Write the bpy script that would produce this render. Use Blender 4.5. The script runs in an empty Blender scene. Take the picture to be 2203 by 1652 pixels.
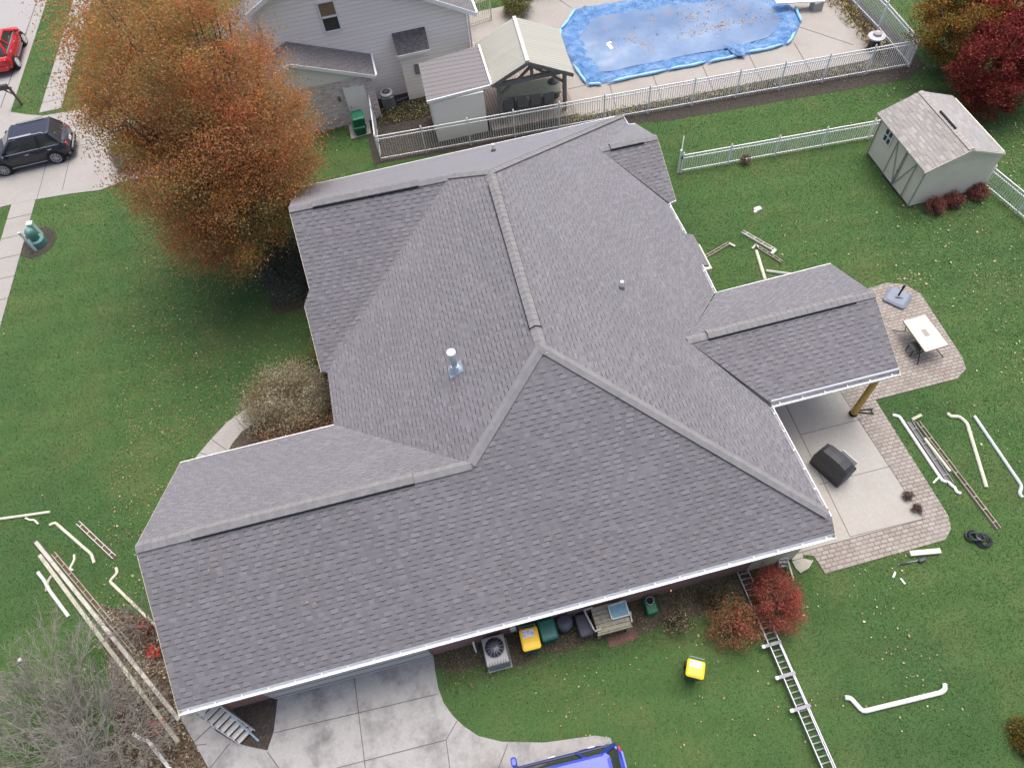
import bpy, bmesh, math, random
import numpy as np
from mathutils import Matrix, Vector
random.seed(7); RNG=np.random.default_rng(7)
SC=bpy.context.scene; COL=SC.collection
# ------------------------------------------------------------------ camera
CAMZ=21.922; F=1512.2; PW,PH=2203.,1652.
R=np.array([[0.9691233,-0.2351766,-0.0741081],[-0.2388851,-0.8210045,-0.5185418],[0.0611058,0.5202342,-0.8518347]])
cd=bpy.data.cameras.new('camera'); cam=bpy.data.objects.new('camera',cd); COL.objects.link(cam)
m3=Matrix((R.T@np.diag([1.,-1.,-1.])).tolist())
cam.matrix_world=Matrix.Translation((0,0,CAMZ))@m3.to_4x4()
cd.sensor_width=36; cd.lens=36*F/PW; cd.clip_start=.1; cd.clip_end=2000
SC.camera=cam
# ------------------------------------------------------------------ sky, sun, exposure
w=bpy.data.worlds.new('World'); SC.world=w; w.use_nodes=True
nt=w.node_tree; bg=nt.nodes['Background']; sky=nt.nodes.new('ShaderNodeTexSky'); sky.sky_type='NISHITA'
SUN_EL=math.radians(73); SUN_AZ=math.radians(38)   # azimuth measured clockwise from +Y
sky.sun_disc=False; sky.sun_elevation=SUN_EL; sky.sun_rotation=SUN_AZ
sky.air_density=.8; sky.dust_density=7.0; sky.ozone_density=1.2
nt.links.new(sky.outputs[0],bg.inputs[0]); bg.inputs[1].default_value=0.15
sd=bpy.data.lights.new('sun','SUN'); sd.energy=.8; sd.angle=math.radians(38); sd.color=(1,.985,.96)
so=bpy.data.objects.new('sun',sd); COL.objects.link(so)
dv=Vector((math.sin(SUN_AZ)*math.cos(SUN_EL),math.cos(SUN_AZ)*math.cos(SUN_EL),math.sin(SUN_EL)))
so.rotation_euler=dv.to_track_quat('Z','Y').to_euler(); so.location=dv*60
SC.view_settings.view_transform='Standard'; SC.view_settings.look='None'
SC.view_settings.exposure=0.8; SC.view_settings.gamma=1
# ------------------------------------------------------------------ geometry of the place: sight line of a photo point meets a known plane
C0=np.array([0,0,CAMZ])
def ray(px,py): return R.T@np.array([(px-1101.5)/F,(py-826.)/F,1.])
def H(px,py,z=0.):
    r=ray(px,py); return C0+r*(z-CAMZ)/r[2]
def HP(px,py,n,q):
    r=ray(px,py); n=np.array(n,float); return C0+r*(n@(np.array(q,float)-C0))/(n@r)
def HY(px,py,y): return HP(px,py,[0,1,0],[0,y,0])
def HX(px,py,x): return HP(px,py,[1,0,0],[x,0,0])
# ------------------------------------------------------------------ materials
MATS={}
def nodes(name):
    m=bpy.data.materials.new(name); m.use_nodes=True; t=m.node_tree; b=t.nodes['Principled BSDF']
    MATS[name]=m; return m,t,b
def N(t,k,**kw):
    n=t.nodes.new(k)
    for a,v in kw.items(): setattr(n,a,v)
    return n
def L(t,a,b): t.links.new(a,b)
def ramp(t,inp,stops,interp='LINEAR'):
    r=N(t,'ShaderNodeValToRGB'); r.color_ramp.interpolation=interp
    e=r.color_ramp.elements
    while len(e)<len(stops): e.new(.5)
    for i,(p,c) in enumerate(stops): e[i].position=p; e[i].color=(*c,1) if len(c)==3 else c
    L(t,inp,r.inputs[0]); return r.outputs[0]
def noise(t,vec,scale,detail=4,rough=.6):
    n=N(t,'ShaderNodeTexNoise'); n.inputs['Scale'].default_value=scale; n.inputs['Detail'].default_value=detail; n.inputs['Roughness'].default_value=rough
    if vec is not None: L(t,vec,n.inputs['Vector'])
    return n.outputs[0]
def mix(t,a,b,fac,mode='MIX'):
    n=N(t,'ShaderNodeMix',data_type='RGBA',blend_type=mode)
    for s,v in ((n.inputs[0],fac),(n.inputs[6],a),(n.inputs[7],b)):
        if isinstance(v,(int,float)): s.default_value=v
        elif isinstance(v,tuple): s.default_value=(*v,1) if len(v)==3 else v
        else: L(t,v,s)
    return n.outputs[2]
def math_(t,op,a,b=0.,c=0.):
    n=N(t,'ShaderNodeMath',operation=op)
    for i,v in enumerate((a,b,c)):
        if isinstance(v,(int,float)): n.inputs[i].default_value=v
        else: L(t,v,n.inputs[i])
    return n.outputs[0]
def bump(t,b,h,dist,strength=1.):
    n=N(t,'ShaderNodeBump'); n.inputs['Distance'].default_value=dist; n.inputs['Strength'].default_value=strength
    L(t,h,n.inputs['Height']); L(t,n.outputs[0],b.inputs['Normal']); return n
def geo(t): return N(t,'ShaderNodeNewGeometry').outputs['Position']
def mat(name,col,rough=.7,var=.12,scale=6.,metal=0.,bmp=0.,coat=0.,spec=None,dirt=None):
    if name in MATS: return MATS[name]
    m,t,b=nodes(name); p=geo(t)
    n1=noise(t,p,scale,5); n2=noise(t,p,scale*9,3)
    f=math_(t,'ADD',math_(t,'MULTIPLY',n1,.65),math_(t,'MULTIPLY',n2,.35))
    lo=tuple(c*(1-var*1.6) for c in col); hi=tuple(min(1,c*(1+var*1.6)) for c in col)
    c=ramp(t,f,[(.25,lo),(.75,hi)])
    if dirt:
        d=ramp(t,noise(t,p,scale*.6,6,.7),[(.5,(0,0,0)),(.72,(1,1,1))]); c=mix(t,c,dirt,math_(t,'MULTIPLY',d,.6))
    L(t,c,b.inputs['Base Color']); b.inputs['Roughness'].default_value=rough; b.inputs['Metallic'].default_value=metal
    b.inputs['Coat Weight'].default_value=coat; b.inputs['Coat Roughness'].default_value=.05
    if spec is not None: b.inputs['Specular IOR Level'].default_value=spec
    if bmp: bump(t,b,n2,bmp)
    return m
def island(name,stops,rough=.7,patch=None,pscale=.5,trans=0.0):
    """many small separate faces (leaves): a colour per leaf, drifting in patches"""
    m,t,b=nodes(name); g=N(t,'ShaderNodeNewGeometry'); r=g.outputs['Random Per Island']
    c=ramp(t,r,stops)
    if patch:
        n=noise(t,g.outputs['Position'],pscale,3,.6); c2=ramp(t,r,patch)
        c=mix(t,c,c2,ramp(t,n,[(.42,(0,0,0)),(.6,(1,1,1))]))
    L(t,c,b.inputs['Base Color']); b.inputs['Roughness'].default_value=rough; b.inputs['Specular IOR Level'].default_value=.2
    if trans:
        tr=N(t,'ShaderNodeBsdfTranslucent'); L(t,c,tr.inputs[0]); ms=N(t,'ShaderNodeMixShader'); ms.inputs[0].default_value=trans
        out=[n_ for n_ in t.nodes if n_.type=='OUTPUT_MATERIAL'][0]; L(t,b.outputs[0],ms.inputs[1]); L(t,tr.outputs[0],ms.inputs[2]); L(t,ms.outputs[0],out.inputs[0])
    return m
def shingle(name,c1,c2,course=.143,tab=.165,dark=.62,blot=(.0,.0,.0)):
    m,t,b=nodes(name); uv=N(t,'ShaderNodeUVMap'); s=N(t,'ShaderNodeSeparateXYZ'); L(t,uv.outputs[0],s.inputs[0])
    v=math_(t,'DIVIDE',math_(t,'ADD',s.outputs[1],.032),course); row=math_(t,'FLOOR',v); f=math_(t,'SUBTRACT',v,row)
    wr=N(t,'ShaderNodeTexWhiteNoise',noise_dimensions='1D'); L(t,row,wr.inputs['W'])
    u=math_(t,'ADD',math_(t,'DIVIDE',s.outputs[0],tab),math_(t,'MULTIPLY',wr.outputs[0],37.))
    # uneven tab widths
    cw=N(t,'ShaderNodeCombineXYZ'); L(t,math_(t,'MULTIPLY',u,.8),cw.inputs[0]); L(t,math_(t,'MULTIPLY',row,3.7),cw.inputs[1])
    u=math_(t,'ADD',u,math_(t,'MULTIPLY',noise(t,cw.outputs[0],1.,0),.9))
    cell=math_(t,'FLOOR',u)
    cv=N(t,'ShaderNodeCombineXYZ'); L(t,cell,cv.inputs[0]); L(t,row,cv.inputs[1])
    wn=N(t,'ShaderNodeTexWhiteNoise',noise_dimensions='3D'); L(t,cv.outputs[0],wn.inputs[0])
    par=math_(t,'LESS_THAN',math_(t,'FRACT',math_(t,'MULTIPLY',cell,.5)),.25); tabm=math_(t,'MULTIPLY',par,math_(t,'GREATER_THAN',wn.outputs[0],.15))
    wn2=N(t,'ShaderNodeTexWhiteNoise',noise_dimensions='3D'); cv2=N(t,'ShaderNodeCombineXYZ'); L(t,cell,cv2.inputs[0]); L(t,row,cv2.inputs[1]); cv2.inputs[2].default_value=5.3; L(t,cv2.outputs[0],wn2.inputs[0])
    p=geo(t); fine=noise(t,p,70,2,.8); big=noise(t,p,.45,4,.6)
    k=math_(t,'ADD',math_(t,'MULTIPLY',wn2.outputs[0],.42),math_(t,'MULTIPLY',fine,.58))
    c=ramp(t,k,[(.15,c1),(.85,c2)])
    c=mix(t,c,tuple(min(1,x*1.12) for x in c2),math_(t,'MULTIPLY',ramp(t,big,[(.45,(0,0,0)),(.75,(1,1,1))]),.45))
    c=mix(t,c,tuple(x*.82 for x in c1),math_(t,'MULTIPLY',math_(t,'SUBTRACT',1.,par),.35)); c=mix(t,c,tuple(min(1,x*1.25) for x in c2),math_(t,'MULTIPLY',math_(t,'GREATER_THAN',wn2.outputs[0],.86),.16))
    band=math_(t,'LESS_THAN',f,.21); dash=math_(t,'MULTIPLY',math_(t,'MULTIPLY',band,tabm),math_(t,'ADD',math_(t,'MULTIPLY',noise(t,geo(t),14,2,.6),1.1),.35))
    c=mix(t,c,tuple(x*.22 for x in c1),math_(t,'MULTIPLY',dash,dark)); c=mix(t,c,tuple(x*.6 for x in c1),math_(t,'MULTIPLY',band,dark*.12))
    L(t,c,b.inputs['Base Color']); b.inputs['Roughness'].default_value=.85; b.inputs['Specular IOR Level'].default_value=.35
    notband=math_(t,'SUBTRACT',1.,band)
    h=math_(t,'MULTIPLY',notband,math_(t,'ADD',math_(t,'MULTIPLY',math_(t,'SUBTRACT',1.15,f),.6),math_(t,'MULTIPLY',tabm,.55)))
    h=math_(t,'ADD',h,math_(t,'MULTIPLY',fine,.25))
    bump(t,b,h,.022); b.inputs['Sheen Weight'].default_value=.8; b.inputs['Sheen Roughness'].default_value=.45; return m
def boards(name,col,pitch,axis=2,gap=.1,rough=.6,gapcol=None,var=.12,sub=None,bmp=.008):
    m,t,b=nodes(name); p=geo(t); s=N(t,'ShaderNodeSeparateXYZ'); L(t,p,s.inputs[0])
    q=math_(t,'DIVIDE',s.outputs[axis],pitch); row=math_(t,'FLOOR',q); f=math_(t,'SUBTRACT',q,row)
    wr=N(t,'ShaderNodeTexWhiteNoise',noise_dimensions='1D'); L(t,row,wr.inputs['W'])
    k=math_(t,'ADD',math_(t,'MULTIPLY',wr.outputs[0],.5),math_(t,'MULTIPLY',noise(t,p,9,4),.5))
    c=ramp(t,k,[(.15,tuple(x*(1-var) for x in col)),(.85,tuple(min(1,x*(1+var)) for x in col))])
    g=math_(t,'LESS_THAN',f,gap); c=mix(t,c,gapcol or tuple(x*.55 for x in col),g)
    L(t,c,b.inputs['Base Color']); b.inputs['Roughness'].default_value=rough
    bump(t,b,math_(t,'ADD',math_(t,'SUBTRACT',1.,g),math_(t,'MULTIPLY',f,-.6)),bmp); return m
def brickm(name,c1,c2,mort,sw=.2,sh=.075,rough=.9,vec='xz',offs=.5,msz=.012,patch=None):
    m,t,b=nodes(name); p=geo(t); s=N(t,'ShaderNodeSeparateXYZ'); L(t,p,s.inputs[0]); cv=N(t,'ShaderNodeCombineXYZ')
    if vec=='xz': L(t,math_(t,'ADD',s.outputs[0],s.outputs[1]),cv.inputs[0]); L(t,s.outputs[2],cv.inputs[1])
    else: L(t,s.outputs[0],cv.inputs[0]); L(t,s.outputs[1],cv.inputs[1])
    br=N(t,'ShaderNodeTexBrick'); L(t,cv.outputs[0],br.inputs['Vector']); br.offset=offs
    br.inputs['Color1'].default_value=(*c1,1); br.inputs['Color2'].default_value=(*c2,1); br.inputs['Mortar'].default_value=(*mort,1)
    br.inputs['Scale'].default_value=1.; br.inputs['Mortar Size'].default_value=msz; br.inputs['Brick Width'].default_value=sw; br.inputs['Row Height'].default_value=sh
    n=noise(t,p,3,5); c=mix(t,br.outputs[0],mix(t,(.55,.55,.55),(1.35,1.35,1.35),n),.6,'MULTIPLY')
    if patch: c=mix(t,c,patch,math_(t,'MULTIPLY',ramp(t,noise(t,p,1.1,4),[(.45,(0,0,0)),(.7,(1,1,1))]),.5))
    L(t,c,b.inputs['Base Color']); b.inputs['Roughness'].default_value=rough
    bump(t,b,math_(t,'SUBTRACT',1.,br.outputs[1]),.006); return m
def concrete(name,col,stain=(.6,.6,.6),sscale=.8,warm=None,sf=.5):
    m,t,b=nodes(name); p=geo(t)
    n1=noise(t,p,sscale,6,.65); n2=noise(t,p,14,5,.7); n3=noise(t,p,90,2,.7)
    c=ramp(t,n2,[(.25,tuple(x*.86 for x in col)),(.75,tuple(x*1.12 for x in col))])
    c=mix(t,c,tuple(x*y for x,y in zip(col,stain)),math_(t,'MULTIPLY',ramp(t,n1,[(.46,(0,0,0)),(.7,(1,1,1))]),sf))
    if warm: c=mix(t,c,warm,math_(t,'MULTIPLY',ramp(t,noise(t,p,.35,4),[(.45,(0,0,0)),(.65,(1,1,1))]),.5))
    c=mix(t,c,(0.5,.5,.5),math_(t,'MULTIPLY',math_(t,'SUBTRACT',n3,.5),.25))
    L(t,c,b.inputs['Base Color']); b.inputs['Roughness'].default_value=.85; bump(t,b,n2,.004); return m

def stripes(t,c,p):
    sx=N(t,'ShaderNodeSeparateXYZ'); L(t,p,sx.inputs[0]); q=math_(t,'ADD',math_(t,'ADD',math_(t,'MULTIPLY',sx.outputs[1],1.),math_(t,'MULTIPLY',sx.outputs[0],.10)),math_(t,'MULTIPLY',noise(t,p,.3,2),1.2))
    w_=math_(t,'SINE',math_(t,'MULTIPLY',q,5.2)); k=math_(t,'ADD',1.,math_(t,'MULTIPLY',w_,.035))
    cc=N(t,'ShaderNodeCombineXYZ'); [L(t,k,cc.inputs[i]) for i in range(3)]
    return mix(t,c,cc.outputs[0],1.,'MULTIPLY')
def grassmat():
    m,t,b=nodes('grass_ground'); p=geo(t)
    n1=noise(t,p,.16,4,.6); n2=noise(t,p,.45,6,.7); n3=noise(t,p,55,4,.8)
    c=ramp(t,n3,[(.3,(.042,.092,.028)),(.55,(.066,.130,.04)),(.8,(.09,.158,.052))])
    c=mix(t,c,(.115,.135,.052),math_(t,'MULTIPLY',ramp(t,n2,[(.46,(0,0,0)),(.70,(1,1,1))]),.62))
    c=mix(t,c,(.035,.085,.03),math_(t,'MULTIPLY',ramp(t,n1,[(.45,(0,0,0)),(.62,(1,1,1))]),.45))
    c=stripes(t,c,p)
    L(t,c,b.inputs['Base Color']); b.inputs['Roughness'].default_value=.9; b.inputs['Specular IOR Level'].default_value=.2
    bump(t,b,n3,.018); return m
def mulchmat(name,c1,c2,sc=22):
    m,t,b=nodes(name); p=geo(t); v=N(t,'ShaderNodeTexVoronoi'); v.inputs['Scale'].default_value=sc; L(t,p,v.inputs['Vector'])
    s=N(t,'ShaderNodeSeparateXYZ'); L(t,v.outputs['Color'],s.inputs[0])
    c=ramp(t,s.outputs[0],[(0,c1),(1,c2)]); c=mix(t,c,(.02,.02,.018),math_(t,'MULTIPLY',noise(t,p,5,4),.5))
    L(t,c,b.inputs['Base Color']); b.inputs['Roughness'].default_value=.95; bump(t,b,v.outputs['Distance'],.03); return m

M_grass=grassmat()
M_sh=shingle('charcoal_shingle',(.119,.116,.129),(.170,.166,.181),dark=1.0)
M_cap=mat('ridge_cap_shingle',(.20,.20,.205),.85,.16,5,bmp=.003,spec=.3)
M_black=mat('black_gap',(.012,.012,.013),.9)
M_white=mat('white_aluminium',(.78,.79,.80),.38,.04,3)
M_whited=mat('white_aluminium_worn',(.62,.63,.60),.5,.14,5,dirt=(.4,.38,.3))
M_cream=mat('cream_aluminium',(.56,.56,.43),.5,.14,5,dirt=(.40,.38,.28))
M_oldw=mat('old_greyed_white',(.44,.42,.38),.6,.2,6,dirt=(.2,.16,.12))
M_creamd=mat('weathered_cream',(.38,.38,.30),.6,.2,7,dirt=(.16,.13,.09))
M_brown=mat('brown_grime',(.10,.06,.035),.9,.3,12)
M_galv=mat('galvanised_steel',(.42,.50,.56),.35,.2,6,metal=.7)
M_pvc=mat('white_pvc',(.70,.70,.69),.45,.05)
M_rub=mat('rubber_black',(.02,.02,.022),.8,.2)
M_steel=mat('ladder_aluminium',(.36,.37,.41),.45,.1,4,metal=.4)
M_glass=mat('dark_window_glass',(.035,.035,.04),.08,.2,3,spec=.8)
M_conc=concrete('driveway_concrete',(.30,.30,.295),(.42,.42,.43),1.3,sf=.9)
M_conc2=concrete('old_pale_concrete',(.30,.29,.275),(.8,.78,.72),.7,sf=.5)
M_concp=concrete('patio_concrete',(.325,.32,.295),(.82,.78,.74),.5,warm=(.37,.32,.28),sf=.5)
M_concd=concrete('pool_deck_concrete',(.30,.28,.255),(.80,.74,.70),.5,warm=(.32,.32,.30),sf=.6)
M_street=concrete('street_concrete',(.30,.295,.295),(.85,.85,.85),.4,sf=.3)
M_joint=mat('joint_line',(.10,.10,.095),.95)
M_paver=brickm('patio_pavers',(.245,.215,.19),(.32,.29,.26),(.13,.115,.10),.22,.13,.9,'xy',.5,.012,patch=(.28,.26,.24))
M_brick=brickm('red_brick',(.20,.07,.05),(.29,.12,.09),(.30,.26,.24))
M_nbrick=brickm('mottled_pale_brick',(.50,.34,.33),(.78,.74,.72),(.68,.65,.63))
M_siding=boards('white_lap_siding',(.90,.87,.81),.19,2,.09,.55,(.62,.62,.63),.03)
M_sidc=boards('cream_lap_siding',(.56,.53,.40),.13,2,.12,.55,(.40,.38,.30),.04)
M_shedw=mat('beige_painted_panel',(.72,.67,.54),.7,.05,2,bmp=.001)
M_shedt=mat('grey_painted_trim',(.36,.34,.32),.7,.06)
M_creamw=mat('cream_wall_panel',(.84,.83,.77),.6,.03,1)
M_deck=boards('weathered_deck_boards',(.30,.25,.21),.14,0,.14,.85,(.10,.08,.07),.22)
M_deck2=boards('grey_brown_deck_boards',(.37,.32,.28),.14,0,.12,.85,(.14,.12,.10),.15)
M_wood=mat('weathered_grey_wood',(.27,.25,.19),.85,.3,8,bmp=.003,dirt=(.16,.17,.10))
M_wooddk=mat('dark_brown_timber',(.13,.10,.085),.8,.25,8,bmp=.003)
M_gazw=mat('grey_painted_timber',(.17,.17,.16),.75,.15,5)
M_metroof=boards('grey_green_metal_roof',(.34,.345,.30),.16,1,.14,.5,(.22,.22,.19),.05,bmp=.015)
M_dkroof=boards('dark_metal_panel_roof',(.095,.09,.105),.2,1,.10,.5,(.055,.055,.06),.06,bmp=.012)
M_nshing=shingle('dark_neighbour_shingle',(.075,.068,.075),(.13,.12,.125),dark=.5)
M_shedsh=shingle('worn_grey_shingle',(.22,.21,.195),(.33,.32,.30),course=.15,tab=.3,dark=.4)
M_mulch=mulchmat('dark_mulch',(.035,.030,.026),(.085,.07,.055))
M_litter=mulchmat('leaf_litter_bed',(.05,.035,.022),(.17,.12,.08),16)
M_soil=mulchmat('bare_soil',(.06,.05,.035),(.13,.10,.07),30)
M_yel=mat('ochre_painted_post',(.50,.33,.07),.6,.18,6)
M_yell=mat('yellow_plastic_lid',(.80,.50,.02),.45,.03)
M_lab=mat('printed_label',(.60,.60,.70),.6,.3,30)
M_grn=mat('dark_green_plastic',(.01,.11,.09),.45,.12)
M_grnn=mat('green_plastic_bin',(.012,.14,.07),.45,.1)
M_navyp=mat('dark_blue_grey_plastic',(.04,.045,.065),.55,.15)
M_char=mat('charcoal_fabric_cover',(.028,.03,.036),.55,.2,5,bmp=.004,spec=.6)
M_slate=mat('slate_blue_plastic',(.17,.20,.26),.5,.06)
M_tile=brickm('cream_table_tiles',(.66,.60,.44),(.72,.66,.50),(.45,.40,.28),.29,.29,.35,'xy',0,.006)
M_tiled=mat('patterned_grey_tile',(.25,.23,.21),.5,.3,25)
M_stone=mat('flagstone',(.36,.34,.29),.85,.2,5,bmp=.006,dirt=(.25,.27,.2))
M_bark=mat('grey_brown_bark',(.11,.09,.075),.95,.3,12,bmp=.01)
M_twig=mat('pale_grey_twig',(.225,.215,.185),.9,.22,10)
M_pole=mat('teal_utility_plastic',(.10,.24,.22),.5,.1)
M_polel=mat('pale_green_utility_plastic',(.42,.55,.47),.5,.08)
# ------------------------------------------------------------------ mesh helpers
ORG={}
class MB:
    def __init__(s): s.v=[];s.f=[];s.mi=[];s.uv=None;s.k=0
    def face(s,pts,uv=None):
        n=len(s.v); s.v+= [tuple(map(float,p)) for p in pts]; s.f.append(tuple(range(n,n+len(pts)))); s.mi.append(s.k)
        if uv is not None:
            if s.uv is None: s.uv=[]
            s.uv.append(uv)
        return s
    def box(s,c,d,rot=0.,tilt=None):
        x,y,z=(a/2 for a in d); P=[(-x,-y,-z),(x,-y,-z),(x,y,-z),(-x,y,-z),(-x,-y,z),(x,-y,z),(x,y,z),(-x,y,z)]
        M=Matrix.Rotation(rot,3,'Z')
        if tilt is not None: M=tilt
        n=len(s.v)
        for p in P: s.v.append(tuple(M@Vector(p)+Vector(c)))
        for f in ((0,3,2,1),(4,5,6,7),(0,1,5,4),(1,2,6,5),(2,3,7,6),(3,0,4,7)): s.f.append(tuple(n+i for i in f)); s.mi.append(s.k)
        return s
    def bar(s,a,b,wd,ht,up=(0,0,1)):
        """box beam from a to b, width wd across, height ht along up"""
        a=Vector(a);b=Vector(b);d=b-a;l=d.length
        if l<1e-6: return s
        d/=l; upv=Vector(up)
        if abs(d.dot(upv))>.99: upv=Vector((1,0,0))
        x=d.cross(upv).normalized(); z=x.cross(d).normalized()
        M=Matrix((x,d,z)).transposed(); return s.box((a+b)/2,(wd,l,ht),tilt=M)
    def prism(s,poly,z0,z1,uvs=False):
        n=len(poly); b=[(p[0],p[1],z0) for p in poly]; t=[(p[0],p[1],z1) for p in poly]
        s.face(t); s.face(b[::-1])
        for i in range(n): j=(i+1)%n; s.face([b[i],b[j],t[j],t[i]])
        return s
    def slab(s,pts,th,uv=None):
        """planar polygon given a thickness downward"""
        t=[np.array(p,float) for p in pts]; b=[p-np.array([0,0,th]) for p in t]
        if uv is not None:
            s.face(t,uv); s.face(b[::-1],uv[::-1])
        else: s.face(t); s.face(b[::-1])
        for i in range(len(t)):
            j=(i+1)%len(t); s.face([b[i],b[j],t[j],t[i]],[(0,0)]*4 if uv is not None else None)
        return s
    def tube(s,pts,r,n=8,cap=True):
        P=[Vector(p) for p in pts]; rs=r if isinstance(r,(list,tuple)) else [r]*len(P)
        rings=[]; prev=None
        for i,p in enumerate(P):
            if i==0: d=P[1]-P[0]
            elif i==len(P)-1: d=P[-1]-P[-2]
            else: d=(P[i+1]-P[i]).normalized()+(P[i]-P[i-1]).normalized()
            d.normalize(); u=prev if prev is not None else (Vector((0,0,1)) if abs(d.z)<.9 else Vector((1,0,0)))
            x=d.cross(u).normalized(); y=x.cross(d).normalized(); prev=y
            st=len(s.v)
            for k in range(n):
                a=2*math.pi*(k+.5)/n; s.v.append(tuple(p+x*math.cos(a)*rs[i]+y*math.sin(a)*rs[i]))
            rings.append(st)
        for a,b in zip(rings,rings[1:]):
            for k in range(n): s.f.append((a+k,a+(k+1)%n,b+(k+1)%n,b+k)); s.mi.append(s.k)
        if cap: s.f.append(tuple(rings[0]+k for k in range(n))[::-1]); s.mi.append(s.k); s.f.append(tuple(rings[-1]+k for k in range(n))); s.mi.append(s.k)
        return s
    def lathe(s,c,prof,n=20,sx=1,sy=1,rot=0):
        st=[]
        for r,z in prof:
            st.append(len(s.v))
            for k in range(n):
                a=2*math.pi*k/n+rot; s.v.append((c[0]+math.cos(a)*r*sx,c[1]+math.sin(a)*r*sy,c[2]+z))
        for a,b in zip(st,st[1:]):
            for k in range(n): s.f.append((a+k,a+(k+1)%n,b+(k+1)%n,b+k)); s.mi.append(s.k)
        s.f.append(tuple(st[0]+k for k in range(n))[::-1]); s.mi.append(s.k); s.f.append(tuple(st[-1]+k for k in range(n))); s.mi.append(s.k)
        return s
    def rbox(s,c,d,r=.03,rot=0):
        """box with rounded vertical corners and a softened top"""
        x,y=d[0]/2,d[1]/2; poly=[]
        for cx,cy,a0 in ((x-r,y-r,0),(-x+r,y-r,90),(-x+r,-y+r,180),(x-r,-y+r,270)):
            for k in range(4):
                a=math.radians(a0+30*k); poly.append((cx+r*math.cos(a),cy+r*math.sin(a)))
        n=len(poly); rings=[]
        for sc,z in ((1,-d[2]/2),(1,d[2]/2-r*.5),(1-r*.8/max(x,y),d[2]/2)):
            rings.append(len(s.v))
            for p in poly:
                px,py=p[0]*sc,p[1]*sc; s.v.append((c[0]+px*math.cos(rot)-py*math.sin(rot),c[1]+px*math.sin(rot)+py*math.cos(rot),c[2]+z))
        for a,b in zip(rings,rings[1:]):
            for k in range(n): s.f.append((a+k,a+(k+1)%n,b+(k+1)%n,b+k)); s.mi.append(s.k)
        s.f.append(tuple(rings[0]+k for k in range(n))[::-1]); s.mi.append(s.k); s.f.append(tuple(rings[-1]+k for k in range(n))); s.mi.append(s.k)
        return s
    def build(s,name,mats,parent=None,local=False,smooth=False,bevel=0,nrm=True):
        me=bpy.data.meshes.new(name); org=np.zeros(3)
        root=parent
        while root is not None and root.parent is not None: root=root.parent
        if root is not None and not local: org=ORG[root.name]
        V=np.array(s.v)-org
        me.from_pydata(V.tolist(),[],s.f)
        if not isinstance(mats,(list,tuple)): mats=[mats]
        for m in mats: me.materials.append(m)
        me.polygons.foreach_set('material_index',s.mi)
        if s.uv is not None:
            ul=me.uv_layers.new(name='UVMap'); flat=[c for f in s.uv for p in f for c in p]; ul.data.foreach_set('uv',flat)
        if nrm and s.uv is None:
            b=bmesh.new(); b.from_mesh(me); bmesh.ops.recalc_face_normals(b,faces=b.faces); b.to_mesh(me); b.free()
        if smooth: me.polygons.foreach_set('use_smooth',[True]*len(me.polygons))
        o=bpy.data.objects.new(name,me); COL.objects.link(o)
        if parent is not None: o.parent=parent
        if bevel:
            md=o.modifiers.new('bevel','BEVEL'); md.width=bevel; md.segments=2; md.limit_method='ANGLE'
        return o
def tag(o,label,cat,group=None,kind=None):
    if label: o['label']=label
    if cat: o['category']=cat
    if group: o['group']=group
    if kind: o['kind']=kind
    return o
def thing(name,label,cat,loc,group=None,rz=0.):
    o=bpy.data.objects.new(name,None); COL.objects.link(o); o.location=tuple(loc); o.rotation_euler=(0,0,rz); o.empty_display_size=.2
    ORG[o.name]=np.array(loc,float); return tag(o,label,cat,group)
def struct(name,mb,m,kind='structure'):
    o=mb.build(name,m); o['kind']=kind; return o
def copy_tree(o,parent=None):
    c=o.copy(); COL.objects.link(c); c.parent=parent
    if parent is None: ORG[c.name]=ORG.get(o.name)
    for ch in list(o.children): copy_tree(ch,c)
    return c
def quads(name,C,size,m,parent=None,flat=0.,asp=1.,org=None):
    """one mesh of many separate little leaf faces; C: Nx3 centres"""
    n=len(C); C=np.asarray(C,float)
    a=RNG.normal(size=(n,3)); a[:,2]+=flat*3; a/=np.linalg.norm(a,axis=1)[:,None]
    b=np.cross(a,RNG.normal(size=(n,3))); b/=np.linalg.norm(b,axis=1)[:,None]; c=np.cross(a,b)
    s=(np.asarray(size)*RNG.uniform(.6,1.3,n))[:,None]/2
    V=np.stack([C-b*s*asp,C-c*s*.8,C+b*s*asp,C+c*s*.8],1).reshape(-1,3)
    if org is not None: V=V-org
    me=bpy.data.meshes.new(name); me.vertices.add(4*n); me.vertices.foreach_set('co',V.ravel())
    me.loops.add(4*n); me.loops.foreach_set('vertex_index',np.arange(4*n,dtype=np.int32))
    me.polygons.add(n); me.polygons.foreach_set('loop_start',np.arange(0,4*n,4,dtype=np.int32)); 
    try: me.polygons.foreach_set('loop_total',np.full(n,4,dtype=np.int32))
    except Exception: pass
    me.update(calc_edges=True); me.materials.append(m)
    o=bpy.data.objects.new(name,me); COL.objects.link(o)
    if parent is not None: o.parent=parent
    return o
def inpoly(x,y,poly):
    ins=np.zeros(len(x),bool); n=len(poly)
    for i in range(n):
        x1,y1=poly[i][:2]; x2,y2=poly[(i+1)%n][:2]
        c=((y1>y)!=(y2>y))&(x<(x2-x1)*(y-y1)/((y2-y1)+1e-12)+x1); ins^=c
    return ins
def GP(*pts): return [tuple(H(*p)[:2]) for p in pts]
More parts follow.
